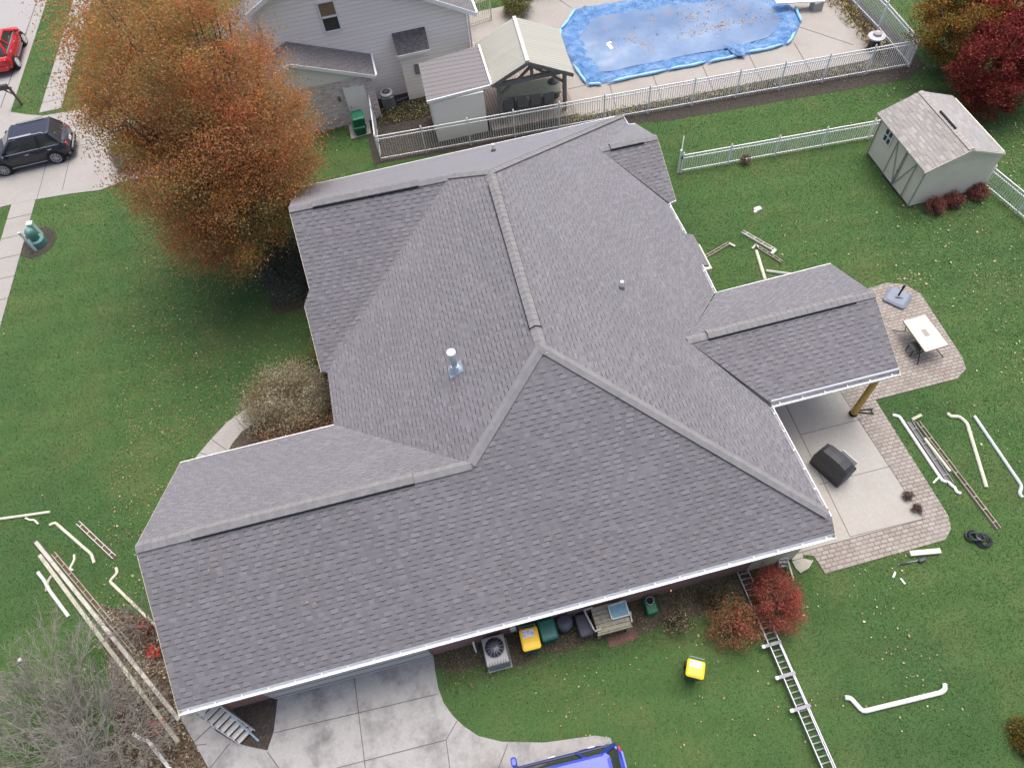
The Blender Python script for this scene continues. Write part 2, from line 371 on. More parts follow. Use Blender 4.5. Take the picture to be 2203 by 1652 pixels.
# ================================================================== SETTING
def kx(y): return -19.7+.07*(y-36.8)
def swx(y): return -17.04+.078*(y-35.95)
Y0,Y1=-60,140
mb=MB(); mb.face([(-400,-400,-.6),(400,-400,-.6),(400,400,-.6),(-400,400,-.6)]); struct('terrain',mb,M_grass)
mb=MB(); mb.prism([(kx(Y0),Y0),(150,Y0),(150,Y1),(kx(Y1),Y1)],-.5,0); struct('lawn',mb,M_grass)
mb=MB(); mb.prism([(kx(Y0)-9.3,Y0),(kx(Y0)-.75,Y0),(kx(Y1)-.75,Y1),(kx(Y1)-9.3,Y1)],-.4,-.13); struct('street',mb,M_street)
mb=MB(); mb.prism([(kx(Y0)-.75,Y0),(kx(Y0)-.15,Y0),(kx(Y1)-.15,Y1),(kx(Y1)-.75,Y1)],-.4,-.12)
mb.prism([(kx(Y0)-.15,Y0),(kx(Y0)-.001,Y0),(kx(Y1)-.001,Y1),(kx(Y1)-.15,Y1)],-.4,.012); struct('kerb_and_gutter',mb,M_conc2)
mb=MB(); mb.prism([(kx(Y0)-.775,Y0),(kx(Y0)-.735,Y0),(kx(Y1)-.735,Y1),(kx(Y1)-.775,Y1)],-.2,-.112); struct('gutter_joint',mb,M_joint)
mb=MB(); mb.prism([(kx(Y0)-40,Y0),(kx(Y0)-9.3,Y0),(kx(Y1)-9.3,Y1),(kx(Y1)-40,Y1)],-.5,0); struct('far_verge',mb,M_grass)
NOG=[]   # areas without grass
def sheet(name,poly,z,m,nog=True,th=.2):
    mb=MB(); mb.prism(poly,z-th,z); o=struct(name,mb,m)
    if nog: NOG.append(poly)
    return o
sheet('sidewalk',[(swx(36.2)-1.12,36.2),(swx(36.2),36.2),(swx(Y1),Y1),(swx(Y1)-1.12,Y1)],.02,M_conc2)
sheet('sidewalk',[(swx(Y0)-1.12,Y0),(swx(Y0),Y0),(swx(29.6),29.6),(swx(29.6)-1.12,29.6)],.02,M_conc2)
ndrive=GP((0,447),(40,437),(85,429),(150,418),(215,410),(265,392))+[(-11,29.3),(-7.7,30.2),(-7.7,36.1),(-13.8,36.3),(-15.3,36.9)]+GP((175,236),(130,244),(95,250),(60,248),(24,242))+[(-20.6,37.6),(-20.6,28.9)]
sheet('neighbour_driveway',ndrive,.026,M_conc2)
def joints(name,segs,z=.034,wd=.022,m=None):
    mb=MB()
    for a,b in segs:
        a=np.array(a,float)[:2];b=np.array(b,float)[:2]; mb.bar((*a,z-.004),(*b,z-.004),wd,.012)
    return struct(name,mb,m or M_joint)
js=[((swx(y)-1.12,y),(swx(y),y)) for y in np.arange(6,29,1.25)]+[((swx(y)-1.12,y),(swx(y),y)) for y in np.arange(37,60,1.25)]
joints('sidewalk_joints',js,.026)
joints('neighbour_driveway_joints',[(H(175,235),H(135,410)),(H(95,250),H(60,262)),((-13.4,36.2),(-13.6,29.2)),((-17.9,32.7),(-8,32.9)),(H(130,244),H(80,430))],.032,.018)
# our driveway
drv=[(-10.52,5.0),(-10.1,4.25),(-9.68,3.44),(-9.1,2.0),(-8.9,-14),(1.5,-14),(1.5,1.45),(1.1,1.61),(-.3,1.78),(-1.46,2.09)]+GP((1030,1583),(1000,1563),(975,1540),(955,1512),(943,1478),(936,1440),(932,1405))+[(-2.96,5.2),(-10.5,5.2)]
sheet('driveway',drv,.03,M_conc)
joints('driveway_joints',[(H(762,1451),H(790,1680)),(H(590,1576),H(940,1493)),(H(560,1694),H(960,1591)),(H(984,1550),H(960,1591)),(H(960,1591),H(972,1680)),(H(1092,1601),H(1070,1660)),(H(459,1558),H(410,1604)),(H(494,1600),H(448,1658)),(H(576,1617),H(608,1662)),(H(410,1604),H(445,1600)),((-9.1,1.3),(1.5,1.3)),((-9.0,-1),(1.5,-1))],.038,.02)
bed1=GP((440,1515),(446,1545),(466,1572),(505,1596),(540,1606),(576,1613),(590,1572),(598,1500))+[(-7.6,5.0),(-9.7,5.0)]
sheet('mulch_bed',bed1,.045,M_mulch)
# front walk
walk=GP((405,1010),(425,980),(455,945),(490,908),(530,880),(575,852),(640,812),(660,850),(600,890),(560,905),(522,928),(500,955),(484,985),(470,1010))
sheet('front_walk',walk,.03,M_conc2)
joints('front_walk_joints',[(H(455,945),H(490,970)),(H(505,897),H(528,924)),(H(430,974),H(478,990)),(H(560,862),H(575,898))],.038,.02)
sheet('entry_bed',GP((484,985),(500,955),(522,930),(560,906),(600,890),(660,850),(690,760))+[(-4.2,16.5),(-4.2,12.2),(-9,12.6)],.02,M_soil)
# patio
pav=[(8.4,4.95),(9.08,4.75),(9.16,4.14),(13.1,4.19),(13.45,4.45),(13.6,4.85),(13.52,9.23),(16.55,9.24),(17.05,9.5),(17.2,9.95),(17.32,12.9),(17.0,13.5),(16.4,13.75),(15.8,13.7),(12,13.9),(8.4,13.9)]
sheet('paver_patio',pav,.03,M_paver)
sheet('patio_slab',[(8.3,4.97),(12.81,4.95),(12.54,9.82),(12.5,13.6),(8.3,13.6)],.036,M_concp,False)
joints('patio_joints',[(H(1688,868),H(1828,1155)),(H(1721,936),H(1856,902)),(H(1762,1043),H(1917,1003)),(H(1828,1155),H(1985,1117)),(H(1985,1117),H(1808,845))],.042,.014)
# soil strips
fb=[(-2.9,5.0),(7.9,5.0),(8.0,4.3),(7.0,4.15),(6.0,4.2),(5.1,3.95),(4.3,4.1),(3.4,3.85),(2.6,3.9),(1.6,4.05),(.8,3.95),(.2,4.1),(-.4,3.9),(-1.0,4.0),(-1.7,4.25),(-2.2,4.15),(-2.9,4.45)]
sheet('soil_strip',fb,.012,M_soil)
lb=GP((215,1300),(330,1330),(385,1540))+[(-10.5,5.0),(-9.68,3.44),(-9.1,2),(-9,0),(-13,0),(-13.6,3.2)]+GP((250,1560),(235,1440))
sheet('leafy_bed',lb,.012,M_litter,False)
sheet('dirt_patch',[(-6.9,19.2),(-4.5,19.2),(-4.5,23.2),(-6.2,23.6),(-7.4,21.8)],.004,M_soil,False)
# neighbour ground
def fy(x): return 26.81+(x+1.42)*(25.17-26.81)/(23.75+1.42)
FL=[(-1.42+i*(25.17)/12,0) for i in range(13)]
sheet('fence_mulch',[(-1.8,fy(-1.8)-.15),(9.5,fy(9.5)-.35),(12,fy(12)-.75),(23.3,fy(23.3)-.85),(24.5,25.0),(24.6,27),(24.2,31),(24,36),(22,36),(-1.4,31.3),(-1.8,31.3)],.006,M_mulch)
deckp=[(8.05,fy(8)+.55),(15,fy(15)+.75),(22.3,fy(22.3)+.95)]+GP((1905,92),(1857,72),(1839,54),(1806,0))+[(22.4,36.3),(15,36.7),(4.0,36.9),(4.0,34.3),(8.0,32)]
sheet('pool_deck',deckp,.03,M_concd)
pj=[((x,fy(x)+.7),(x+.25,28.6)) for x in (9.9,12.1,14.6,17.0,19.4)]+[((20.4,29.8),(22.2,27.5)),((20.6,31),(22.6,31.2)),((8,28.9),(9.2,28.9)),((10.2,35.4),(9.6,36.8)),((8.9,33.3),(7.6,33.6))]
joints('pool_deck_joints',pj,.036,.03)
sheet('boardwalk',[(4.0,31.2),(8.0,31.2),(8.0,34.2),(4.05,34.3)],.06,M_deck2)
sheet('stoop_slab',GP((750,272),(795,262),(799,290),(757,302)),.08,M_conc2)
sheet('neighbour_front_bed',[(-16.3,36.4),(-14.9,37.0),(-12.5,36.6),(-8,36.4),(-8,40),(-14,40)],.01,M_mulch)

# ================================================================== MAIN HOUSE
house=thing('house','large brick house with a sprawling charcoal grey shingle roof in the middle of the plot','house',(0,10,0))
zE=2.75
m1=H(1164,746,6.5); m2=H(1053.8,369,6.5); nF=[0,-.70,1]
def onF(px,py): return HP(px,py,nF,m1)
A=onF(385,1538.6); B=onF(1798.8,1157.3); zF=(A[2]+B[2])/2; G1=onF(290.8,1177); Jn=onF(1013,997); HE=onF(1789.5,1112)
GL=H(388,994.4,zE); LV=H(718.5,913.5,zE); LW=H(704.5,800.4,zE); W2=H(967,378.4,5.86); W1=H(621,448,5.85)
TL=H(642.6,403.7,zE); TR=H(1339,247.7,zE); S2=H(1352.7,268,zE); S2o=H(1366,266,zE); Sr=H(1413.4,294,3.87); Si=H(1290,321,3.87)
S1=H(1441,438,zE); S1o=H(1454,431.5,zE); q2=H(1476.6,502,zE); q1=H(1512,570,zE); P2=H(1541.6,629.4,zE); P2o=H(1786.7,566.8,zE)
Pr=H(1880.7,630.8,3.85); Pi=H(1477.6,731.5,3.87); P1=H(1662.8,875.3,zE); P1o=H(1937.9,805.6,zE); RE=H(1788.6,1110,zE)
nR=[-(m1[2]-zE)/(m1[0]-RE[0]),0,1]; b2=HP(1491.6,505,nR,RE); b1=HP(1525.6,570.4,nR,RE)
nW=[0,-(5.85-2.72)/(W1[1]-13.98),1]
def wp(px,py): return HP(px,py,nW,W1)
wing=[W1,wp(666,622),wp(654.5,655),wp(690,797),LW,W2]
ENa=H(627.6,426,3.9)
def plane_uv(pts,down):
    """u along the eave, v up the slope, in metres"""
    d=np.array(down,float); n=np.zeros(3)
    P=[np.array(p) for p in pts]
    for i in range(len(P)): n+=np.cross(P[i],P[(i+1)%len(P)])
    n/=np.linalg.norm(n); 
    if n[2]<0: n=-n
    up=np.array([0,0,1.])-n*n[2]; up/=np.linalg.norm(up); u=np.cross(up,n)
    z0=min(p[2] for p in P); base=[p for p in P if abs(p[2]-z0)<1e-6][0]
    return [(float((p-base)@u)+50,float((p-base)@up)) for p in P]
def roofpart(name,planes,m,parent,th=.10,lift=0.):
    mb=MB()
    for pl in planes:
        pl=[np.array(p)+np.array([0,0,lift]) for p in pl]
        a=sum(pl[i][0]*pl[(i+1)%len(pl)][1]-pl[(i+1)%len(pl)][0]*pl[i][1] for i in range(len(pl)))
        if a<0: pl=pl[::-1]
        mb.slab(pl,th,plane_uv(pl,None))
    return mb.build(name,m,parent)
def ins(p,dx=0,dy=0,dz=0): return np.array(p)+np.array([dx,dy,dz])
# roof faces end just inside the gutters
g=.09
front=[ins(A,0,g+.03,.084),ins(B,0,g+.03,.084),HE,m1,Jn,G1]
right=[m2,ins(TR,-g,0,.03),ins(S2,-.02,0,.01),Si,S1+np.array([-g,0,.03]),ins(q2,-g,0,.03),b2,b1,ins(q1,-g,0,.03),ins(P2,-g,0,.03),Pi,ins(P1,-g,0,.03),ins(RE,-g,0,.03),m1]
left=[m1,Jn,LV,LW,W2,m2]
roof=roofpart('roof',[front,right,left,wing,[W1,W2,m2,ins(TR,0,-.05,.03),ins(TL,0,-.05,.03),ENa],[ins(GL,0,-.05,.03),G1,Jn,LV]],M_sh,house)
roofpart('gable_roof',[[S2,ins(S2o,0,-.03),Sr,Si],[Si,Sr,S1o,S1]],M_sh,house,.09,.004)
roofpart('patio_roof',[[P2,ins(P2o,0,-.05,.02),Pr,Pi],[Pi,Pr,ins(P1o,0,g,.04),ins(P1,0,g,.04)]],M_sh,house,.09,.006)
def capstrip(mb,a,b,wd=.16,th=.03,d1=.5,d2=.5,base=.012):
    """folded strip over a ridge or hip; d1,d2 fall to the left / right side"""
    a=np.array(a,float);b=np.array(b,float); d=(b-a)/np.linalg.norm(b-a); hz=np.array([d[1],-d[0],0]); hz/=np.linalg.norm(hz); l=np.linalg.norm(b-a)
    up=np.array([0,0,1.])
    n=max(1,int(round(l/.2)))
    for i in range(n):
        p=a+(b-a)*i/n; q=a+(b-a)*(i+1)/n; lp=th+.010; lq=th
        R1=[p+up*(lp+base),p-hz*wd+up*(lp+base-d1*wd),q-hz*wd+up*(lq+base-d1*wd),q+up*(lq+base)]
        R2=[p+up*(lp+base),q+up*(lq+base),q+hz*wd+up*(lq+base-d2*wd),p+hz*wd+up*(lp+base-d2*wd)]
        for T in (R1,R2): mb.slab(T,th)
    return mb
mb=MB()
capstrip(mb,m1,m2,.15,.02,.56,.56); capstrip(mb,m2,W2,.14,.02,.25,.5); capstrip(mb,W2,W1,.15,.02,.62,.62); capstrip(mb,m2,TR,.14,.02,.5,.25)
capstrip(mb,m1,ins(RE,-.12,.05,.13),.14,.02,.2,.5); capstrip(mb,m1,Jn,.14,.02,.5,.25); capstrip(mb,Jn,G1,.15,.02,.6,.6); capstrip(mb,Pi,Pr,.14,.02,.45,.45); capstrip(mb,Si,Sr,.14,.02,.45,.45)
mb.build('ridge_cap',M_cap,house)
def on(a,b,px):
    a=np.array(a);b=np.array(b); best=min(np.linspace(0,1,400),key=lambda t:np.hypot(*(np.array(px)-prj(a+(b-a)*t)))); return a+(b-a)*best
def prj(P):
    c=R@(np.array(P)-C0); return np.array([1101.5,826.])+F*c[:2]/c[2]
for a,b,pa,pb,s in ((Jn,G1,(890,1028),(410,1150),.6),(m1,m2,(1158,702),(1058,396),.56),(W2,W1,(898,393),(672,438),.62),(Pi,Pr,(1520,718),(1838,640),.45),(Si,Sr,(1312,318),(1383,302),.45)):
    p=on(a,b,pa);q=on(a,b,pb)
    v=capstrip(MB(),p,q,.155,.03,s,s,.062).build('ridge_vent',M_cap,house)
    capstrip(MB(),p,q,.172,.035,s,s,.018).build('vent_slot',M_black,v)
# gutters with hangers
def gutter(a,b,side,depth=.11,hang=.72,m=None,off=.0):
    """open trough from a to b whose outer lip passes through a and b; side = unit vector pointing to the house"""
    m=m or M_white
    a=np.array(a);b=np.array(b);s=np.array(side,float);z=np.array([0,0,1.]); t=.008
    mb=MB(); w=depth
    def strip(o1,o2,th):  # offsets (toward house, z)
        p=[a+s*o1[0]+z*o1[1],b+s*o1[0]+z*o1[1],b+s*o2[0]+z*o2[1],a+s*o2[0]+z*o2[1]]
        mb.slab(p,th)
    mb.bar(a+z*.0,b+z*.0,.022,.016); strip((0,0),(.012,0),.10); strip((.0,-.10),(w,-.10),t); strip((w-.005,.01),(w+.012,.01),.11)
    gobj=mb.build('gutter',m,house)
    l=np.linalg.norm(b-a); n=max(1,int(l/hang)); me0=None; d=(b-a)/l; h0=MB(); p=a+d*.35*l/(n+.7)
    h0.bar(p+z*.006,p+s*(w+.05)+z*.02,.028,.012); ho=h0.build('gutter_hanger',m,gobj)
    for i in range(1,n+1):
        c=ho.copy(); COL.objects.link(c); c.parent=gobj; c.location=Vector(d*(i*l/(n+.7)))
    for e,dd in ((a,1),(b,-1)):
        q=e+d*dd*.006; eb=MB(); eb.bar(q-z*.05,q+s*w-z*.05,.01,.1); eb.build('gutter_end_cap',m,gobj)
    return gobj
gutter(A,B,(0,1,0),.13); gutter(TL,TR,(0,-1,0)); gutter(TR,S2,(-1,0,0)); gutter(S2,S2o,(0,-1,0),.08)
gutter(GL,LV,(0,-1,0)); gutter(S1,S1o,(0,1,0),.07); gutter(S1,q2,(-1,0,0)); gutter(q1,P2,(-1,0,0)); gutter(P2,P2o,(0,-1,0)); gutter(P1,P1o,(0,1,0)); gutter(P1,RE,(-1,0,0),.12)
# shiny drip edge metal at the near eaves
mb=MB()
for a,b in ((A,B),(P1,P1o)):
    mb.slab([ins(a,0,.10,.035),ins(b,0,.10,.035),ins(b,0,.19,.105),ins(a,0,.19,.105)],.004)
mb.build('drip_edge',mat('drip_edge_metal',(.70,.73,.75),.3,.05,metal=.3),house)
# rake boards
mb=MB()
for a,b in ((A,G1),(G1,GL),(W1,wing[1]),(wing[2],wing[3]),(P1o,Pr),(Pr,P2o),(B,HE),(Sr,S1o),(Sr,S2o)):
    mb.bar(ins(a,0,0,-.09),ins(b,0,0,-.09),.03,.14)
mb.build('rake_board',M_sidc,house)
# walls
mb=MB(); wl=-3.95; wr=8.38
mb.prism([(-8.95,4.84),(8.36,4.84),(8.36,22.4),(-4.2,22.4),(-4.2,14.3),(wl,14.3),(wl,11.3),(-8.95,11.3)],0,2.62)
mb.build('wall',M_brick,house)
MB().prism([(G1[0]+.35,4.8),(G1[0]+.38,4.8),(G1[0]+.38,11.3),(G1[0]+.35,11.3)],0,2.6).build('side_wall',M_brick,house)
MB().face([(-9.0,4.9,2.5),(-9.0,8.35,4.75),(-9.0,11.4,2.6)]).build('gable_siding',M_sidc,house)
MB().prism([(6.9,4.82),(8.42,4.82),(8.42,22.4),(8.365,22.4),(8.365,4.835),(6.9,4.835)],0,2.6).build('cream_siding',M_sidc,house)
gd=MB(); gd.box((-5.31,4.81,1.1),(4.75,.05,2.2)); gdo=gd.build('garage_door',mat('grey_garage_door',(.42,.42,.40),.6,.05),house)
mb=MB()
for k in range(4): mb.box((-5.31,4.78,.3+k*.55),(4.7,.012,.02))
mb.build('panel_groove',M_joint,gdo)
MB().box((-5.31,4.80,2.28),(5.0,.1,.14)).build('door_trim',M_sidc,house)
mb=MB(); mb.slab([ins(A,.2,.2,-.12),ins(B,-.2,.2,-.12),(8.4,4.84,2.3),(-9,4.84,2.3)],.02); mb.build('soffit',M_white,house)
MB().box((H(1510,540,2)[0]-.5,(q1[1]+q2[1])/2,1.1),(.9,1.2,2.2)).build('bay_wall',M_sidc,house)
# posts of the patio cover
pp=H(1834,891)
mb=MB(); mb.lathe((pp[0],pp[1]+.0,.04),[(.115,.1),(.115,.3),(.105,1.3),(.10,2.5)],16); pst=mb.build('post',M_yel,house,smooth=True)
MB().lathe((pp[0],pp[1],.04),[(.14,0),(.14,.05),(.12,.1)],16).build('post_base',M_black,pst)
for (x,y) in ((12.53,13.0),):
    MB().lathe((x,y,.04),[(.115,0),(.10,2.6)],12).build('post',M_yel,house)
MB().bar((8.4,pp[1],2.55),(P1o[0]-.25,pp[1],2.55),.12,.2).build('beam',M_sidc,house)
MB().bar((8.4,13.0,2.55),(P1o[0]-.25,13.0,2.55),.12,.2).build('beam',M_sidc,house)
mb=MB(); mb.face([(P1o[0]-.25,8.9,2.6),(P1o[0]-.25,13.1,2.6),(P1o[0]-.25,11,3.6)]); mb.build('gable_siding',M_sidc,house)
# vents on the roof
def onR(px,py): return HP(px,py,nR,RE)
def vent(px,py,nrm,q,h,r,name='vent_pipe',m=M_pvc):
    p=HP(px,py,nrm,q); o=MB().lathe((p[0],p[1],p[2]-.05),[(r,0),(r,h),(r*.98,h+.01)],14).build(name,m,house,smooth=False)
    MB().lathe((p[0],p[1],p[2]-.1),[(r*1.9,0),(r*1.9,.13),(r*1.2,.2)],14).build('pipe_boot',mat('grey_rubber_boot',(.12,.12,.125),.6),o); return p,o
p,o=vent(1337,620,nR,RE,.36,.055); MB().lathe((p[0],p[1],p[2]+.305),[(.036,0),(.036,.012)],12).build('pipe_opening',mat('pipe_inside',(.25,.25,.25),.8),o)
nT=[0,(6.5-zE)/(TR[1]-m2[1]),1]
vent(1062,325,nT,TR,.36,.05)
nL=[-(m1[2]-zE)/(m1[0]-LV[0]),0,1]
fp=HP(980,795,nL,LV)
flue=MB().lathe((fp[0],fp[1],fp[2]-.1),[(.095,0),(.095,.95)],18).build('flue_pipe',M_galv,house,smooth=True)
MB().lathe((fp[0],fp[1],fp[2]+.84),[(.12,0),(.13,.02),(.13,.05),(.11,.07)],18).build('flue_cap',M_pvc,flue)
MB().lathe((fp[0],fp[1],fp[2]+.911),[(.085,0),(.07,.006)],18).build('cap_hole',mat('cap_inner',(.42,.40,.42),.5),flue)
MB().lathe((fp[0],fp[1],fp[2]-.12),[(.2,0),(.16,.16),(.115,.3)],18).build('flashing_cone',M_galv,flue)
u=np.array([1,0,-nL[0]]); u/=np.linalg.norm(u)
c=fp+np.array([0,0,.012]); a_=u*.24; b_=np.array([0,.2,0])
MB().slab([c-a_-b_,c+a_-b_,c+a_+b_,c-a_+b_],.008).build('flashing_plate',M_galv,flue)
# ================================================================== NEIGHBOUR'S HOUSE
WY=31.33; BY=29.86
nh=thing('house','white lap sided house with dark shingled garage gable beyond the orange tree','house',(0,33,0))
rz=lambda x: min(3.6+.55*(4.2-x),5.6+.5*(x+5.2))
apx=-2.2
MB().prism([(-5.05,WY),(4.0,WY),(4.0,WY+9),(-5.05,WY+9)],0,3.55).build('wall',M_siding,nh)
mb=MB(); mb.face([(-5.05,WY,3.55),(4.0,WY,3.55),(4.0,WY,3.65),(apx,WY,rz(apx)-.07),(-5.05,WY,5.6)]); mb.face([(-5.05,WY,3.5),(-5.05,WY+9,3.5),(-5.05,WY+9,5.6),(-5.05,WY,5.6)]); mb.build('gable_wall',M_siding,nh)
roofpart('roof',[[(4.42,WY-.35,3.5),(4.42,WY+9.3,3.5),(apx,WY+9.3,rz(apx)),(apx,WY-.35,rz(apx))],[(-5.4,WY-.35,5.5),(apx,WY-.35,rz(apx)),(apx,WY+9.3,rz(apx)),(-5.4,WY+9.3,5.5)]],M_nshing,nh,.12)
mb=MB(); mb.bar((4.42,WY-.36,3.40),(apx,WY-.36,rz(apx)-.1),.03,.18); mb.bar((-5.4,WY-.36,5.4),(apx,WY-.36,rz(apx)-.1),.03,.18); mb.build('rake_board',M_white,nh)
MB().bar((4.46,WY-.3,3.45),(4.46,WY+9,3.45),.1,.1).build('gutter',M_white,nh)
dsp=MB().tube([(4.07,WY-.06,3.4),(4.07,WY-.06,.25),(4.2,WY-.3,.12)],.05,6).build('downspout',M_white,nh)
def window(parent,x0,x1,y,z0,z1,pan=True):
    mb=MB(); t=.07
    for a,b in (((x0,z0),(x1,z0)),((x0,z1),(x1,z1)),((x0,z0),(x0,z1)),((x1,z0),(x1,z1)),((x0,(z0+z1)/2),(x1,(z0+z1)/2))):
        mb.bar((a[0],y-.04,a[1]),(b[0],y-.04,b[1]),t,.06,up=(0,1,0))
    f=mb.build('window',M_white,parent)
    MB().box(((x0+x1)/2,y-.012,(z0+(z1-z0)*.25)),(x1-x0-.05,.02,(z1-z0)/2-.06)).build('lower_pane',M_glass,f)
    MB().box(((x0+x1)/2,y-.012,(z1-(z1-z0)*.25)),(x1-x0-.05,.02,(z1-z0)/2-.06)).build('upper_pane',mat('blind_behind_glass',(.22,.16,.10),.2,.15,4),f)
window(nh,-2.42,-1.68,WY,3.85,5.18)
# garage
MB().prism([(-7.7,BY),(-.95,BY),(-.95,WY+.01),(-5.0,WY+.01),(-5.0,WY+5.5),(-7.7,WY+5.5)],0,2.36).build('garage_wall',M_nbrick,nh)
mb=MB(); mb.face([(-7.7,BY-.01,2.36),(-.95,BY-.01,2.36),(-4.22,BY-.01,3.66)]); mb.build('garage_gable',M_creamw,nh)
rk=[[(-.72,BY-.2,2.40),(-.72,WY,2.40),(-4.22,WY,3.80),(-4.22,BY-.2,3.80)],[(-4.22,BY-.2,3.80),(-4.22,WY,3.80),(-7.95,WY,2.35),(-7.95,BY-.2,2.35)],[(-5.0,WY,3.5),(-5.0,WY+5.8,3.5),(-7.95,WY+5.8,2.35),(-7.95,WY,2.35)]]
roofpart('garage_roof',rk,M_nshing,nh,.1)
mb=MB(); mb.bar((-.72,BY-.21,2.30),(-4.22,BY-.21,3.70),.03,.16); mb.bar((-7.95,BY-.21,2.25),(-4.22,BY-.21,3.70),.03,.16); mb.build('garage_rake_board',M_white,nh)
MB().bar((-.68,BY-.15,2.33),(-.68,WY,2.33),.09,.1).build('garage_gutter',M_white,nh)
d=MB(); d.box((-1.85,BY-.03,.98),(.86,.05,1.92)); dd=d.build('door',M_creamw,nh); MB().lathe((-2.2,BY-.09,.95),[(.03,0),(.03,.05)],8).build('door_knob',M_steel,dd)
mb=MB(); mb.bar((-2.31,BY-.03,0),(-2.31,BY-.03,2.0),.07,.08,up=(0,1,0)); mb.bar((-1.39,BY-.03,0),(-1.39,BY-.03,2.0),.07,.08,up=(0,1,0)); mb.build('door_frame',M_white,nh)
MB().box((-2.62,BY-.06,1.5),(.1,.1,.22)).build('wall_lamp',M_wooddk,nh)
# chimney like bump-out with its own little roof
MB().prism([(.56,30.73),(1.85,30.73),(1.85,WY+.01),(.56,WY+.01)],0,2.45).build('bump_out_wall',M_siding,nh)
roofpart('bump_out_roof',[[H(855,120,2.5)*np.array([1,0,1])+np.array([0,30.55,0]),(2.0,30.55,2.5),(2.0,WY,3.15),(.45,WY,3.15)]],M_nshing,nh,.08)
MB().bar((.45,30.53,2.45),(2.0,30.53,2.45),.03,.12).build('bump_out_fascia',M_white,nh)
mb=MB(); mb.box((1.3,30.70,1.55),(.36,.06,.5)); gr=mb.build('wall_grille',mat('grey_grille',(.2,.2,.2),.6),nh)
for k in range(5): MB().box((1.3,30.655,1.36+k*.095),(.34,.03,.025)).build('louvre',M_steel,gr)
# neighbour AC
def round_ac(name,label,x,y,s=.62,h=.75):
    t=thing(name,label,'air conditioner',(x,y,0))
    MB().rbox((x,y,h/2),(s,s,h),.14).build('housing',mat('dark_grey_cabinet',(.14,.15,.16),.5,.15),t)
    MB().lathe((x,y,h),[(s*.47,0),(s*.50,.05),(s*.42,.1),(s*.34,.11)],20).build('top_ring',mat('pale_grey_ring',(.45,.46,.46),.5),t)
    MB().lathe((x,y,h+.112),[(s*.33,0),(s*.28,.006)],20).build('fan_opening',M_black,t)
    mb=MB()
    for k in range(8):
        a=k*math.pi/8; mb.bar((x-math.cos(a)*s*.33,y-math.sin(a)*s*.33,h+.13),(x+math.cos(a)*s*.33,y+math.sin(a)*s*.33,h+.13),.01,.008)
    mb.build('fan_guard',M_steel,t); return t
round_ac('air_conditioner','round topped grey air conditioner against the white house wall, behind the picket fence',-.45,30.55)
MB(); pt=thing('pipe','dark pipe lying beside the neighbour air conditioner','pipe',(.1,30.6,.1)); MB().tube([(-.1,30.7,.1),(.55,30.85,.1)],.07,8).build('pipe_body',M_navyp,pt)
def wheelie(label,px,py,h,lidm,bodym,rot,w=.58,dd=.62,group=None,lab=False,name='wheelie_bin'):
    c=H(px,py,h); x,y=c[0],c[1]; t=thing(name,label,'bin',(x,y,0),group)
    co,si=math.cos(rot),math.sin(rot)
    def W(a,b,z): return (x+a*co-b*si,y+a*si+b*co,z)
    mb=MB(); rings=[]
    for z,k in ((.06,.72),(h*.5,.84),(h-.1,.97)):
        st=len(mb.v); rings.append(st)
        for a,b in ((-1,-1),(1,-1),(1,1),(-1,1)): mb.v.append(W(a*w/2*k,b*dd/2*k,z))
    for a,b in zip(rings,rings[1:]):
        for k in range(4): mb.f.append((a+k,a+(k+1)%4,b+(k+1)%4,b+k)); mb.mi.append(0)
    mb.f.append((3,2,1,0)); mb.mi.append(0); mb.f.append(tuple(rings[-1]+k for k in range(4))); mb.mi.append(0)
    mb.build('bin_body',bodym,t,bevel=.02)
    lid=MB().rbox(W(0,-.01,h-.045),(w,dd,.09),.07,rot).build('lid',lidm,t,bevel=.015)
    mb=MB(); mb.bar(W(-w*.4,dd/2+.05,h-.06),W(w*.4,dd/2+.05,h-.06),.04,.04); mb.bar(W(-w*.4,dd/2+.05,h-.06),W(-w*.4,dd/2-.05,h-.08),.03,.04); mb.bar(W(w*.4,dd/2+.05,h-.06),W(w*.4,dd/2-.05,h-.08),.03,.04); mb.build('handle',bodym,t)
    for s in (-1,1):
        MB().tube([W(s*w*.36,dd*.42,.1),W(s*w*.46,dd*.42,.1)],.1,14).build('wheel',M_rub,t)
    if lab:
        l=MB().box(W(-.02,dd*.22,h+.003),(w*.62,dd*.34,.008),rot).build('label_sticker',mat('sticker_white',(.62,.62,.68),.5,.05),lid)
        mb=MB()
        for r_ in range(3):
            for q in range(3):
                if (r_+q)%3!=1: mb.box(W(-.02-.12+q*.12,dd*.22-.05+r_*.05,h+.009),(.085,.022,.004),rot)
        mb.build('label_print',mat('sticker_ink',(.25,.22,.55),.6),l)
    MB().box(W(0,-dd*.18,h+.003),(w*.72,.02,.012),rot).build('lid_rib',lidm,lid)
    return t
wheelie('green wheelie bin standing by the pale brick wall of the white house',768,247,1.0,M_grnn,M_grnn,.05)
wheelie('low green bin standing on the stoop below the taller green bin',771,268,.55,M_grnn,M_grnn,.0,.6,.5)
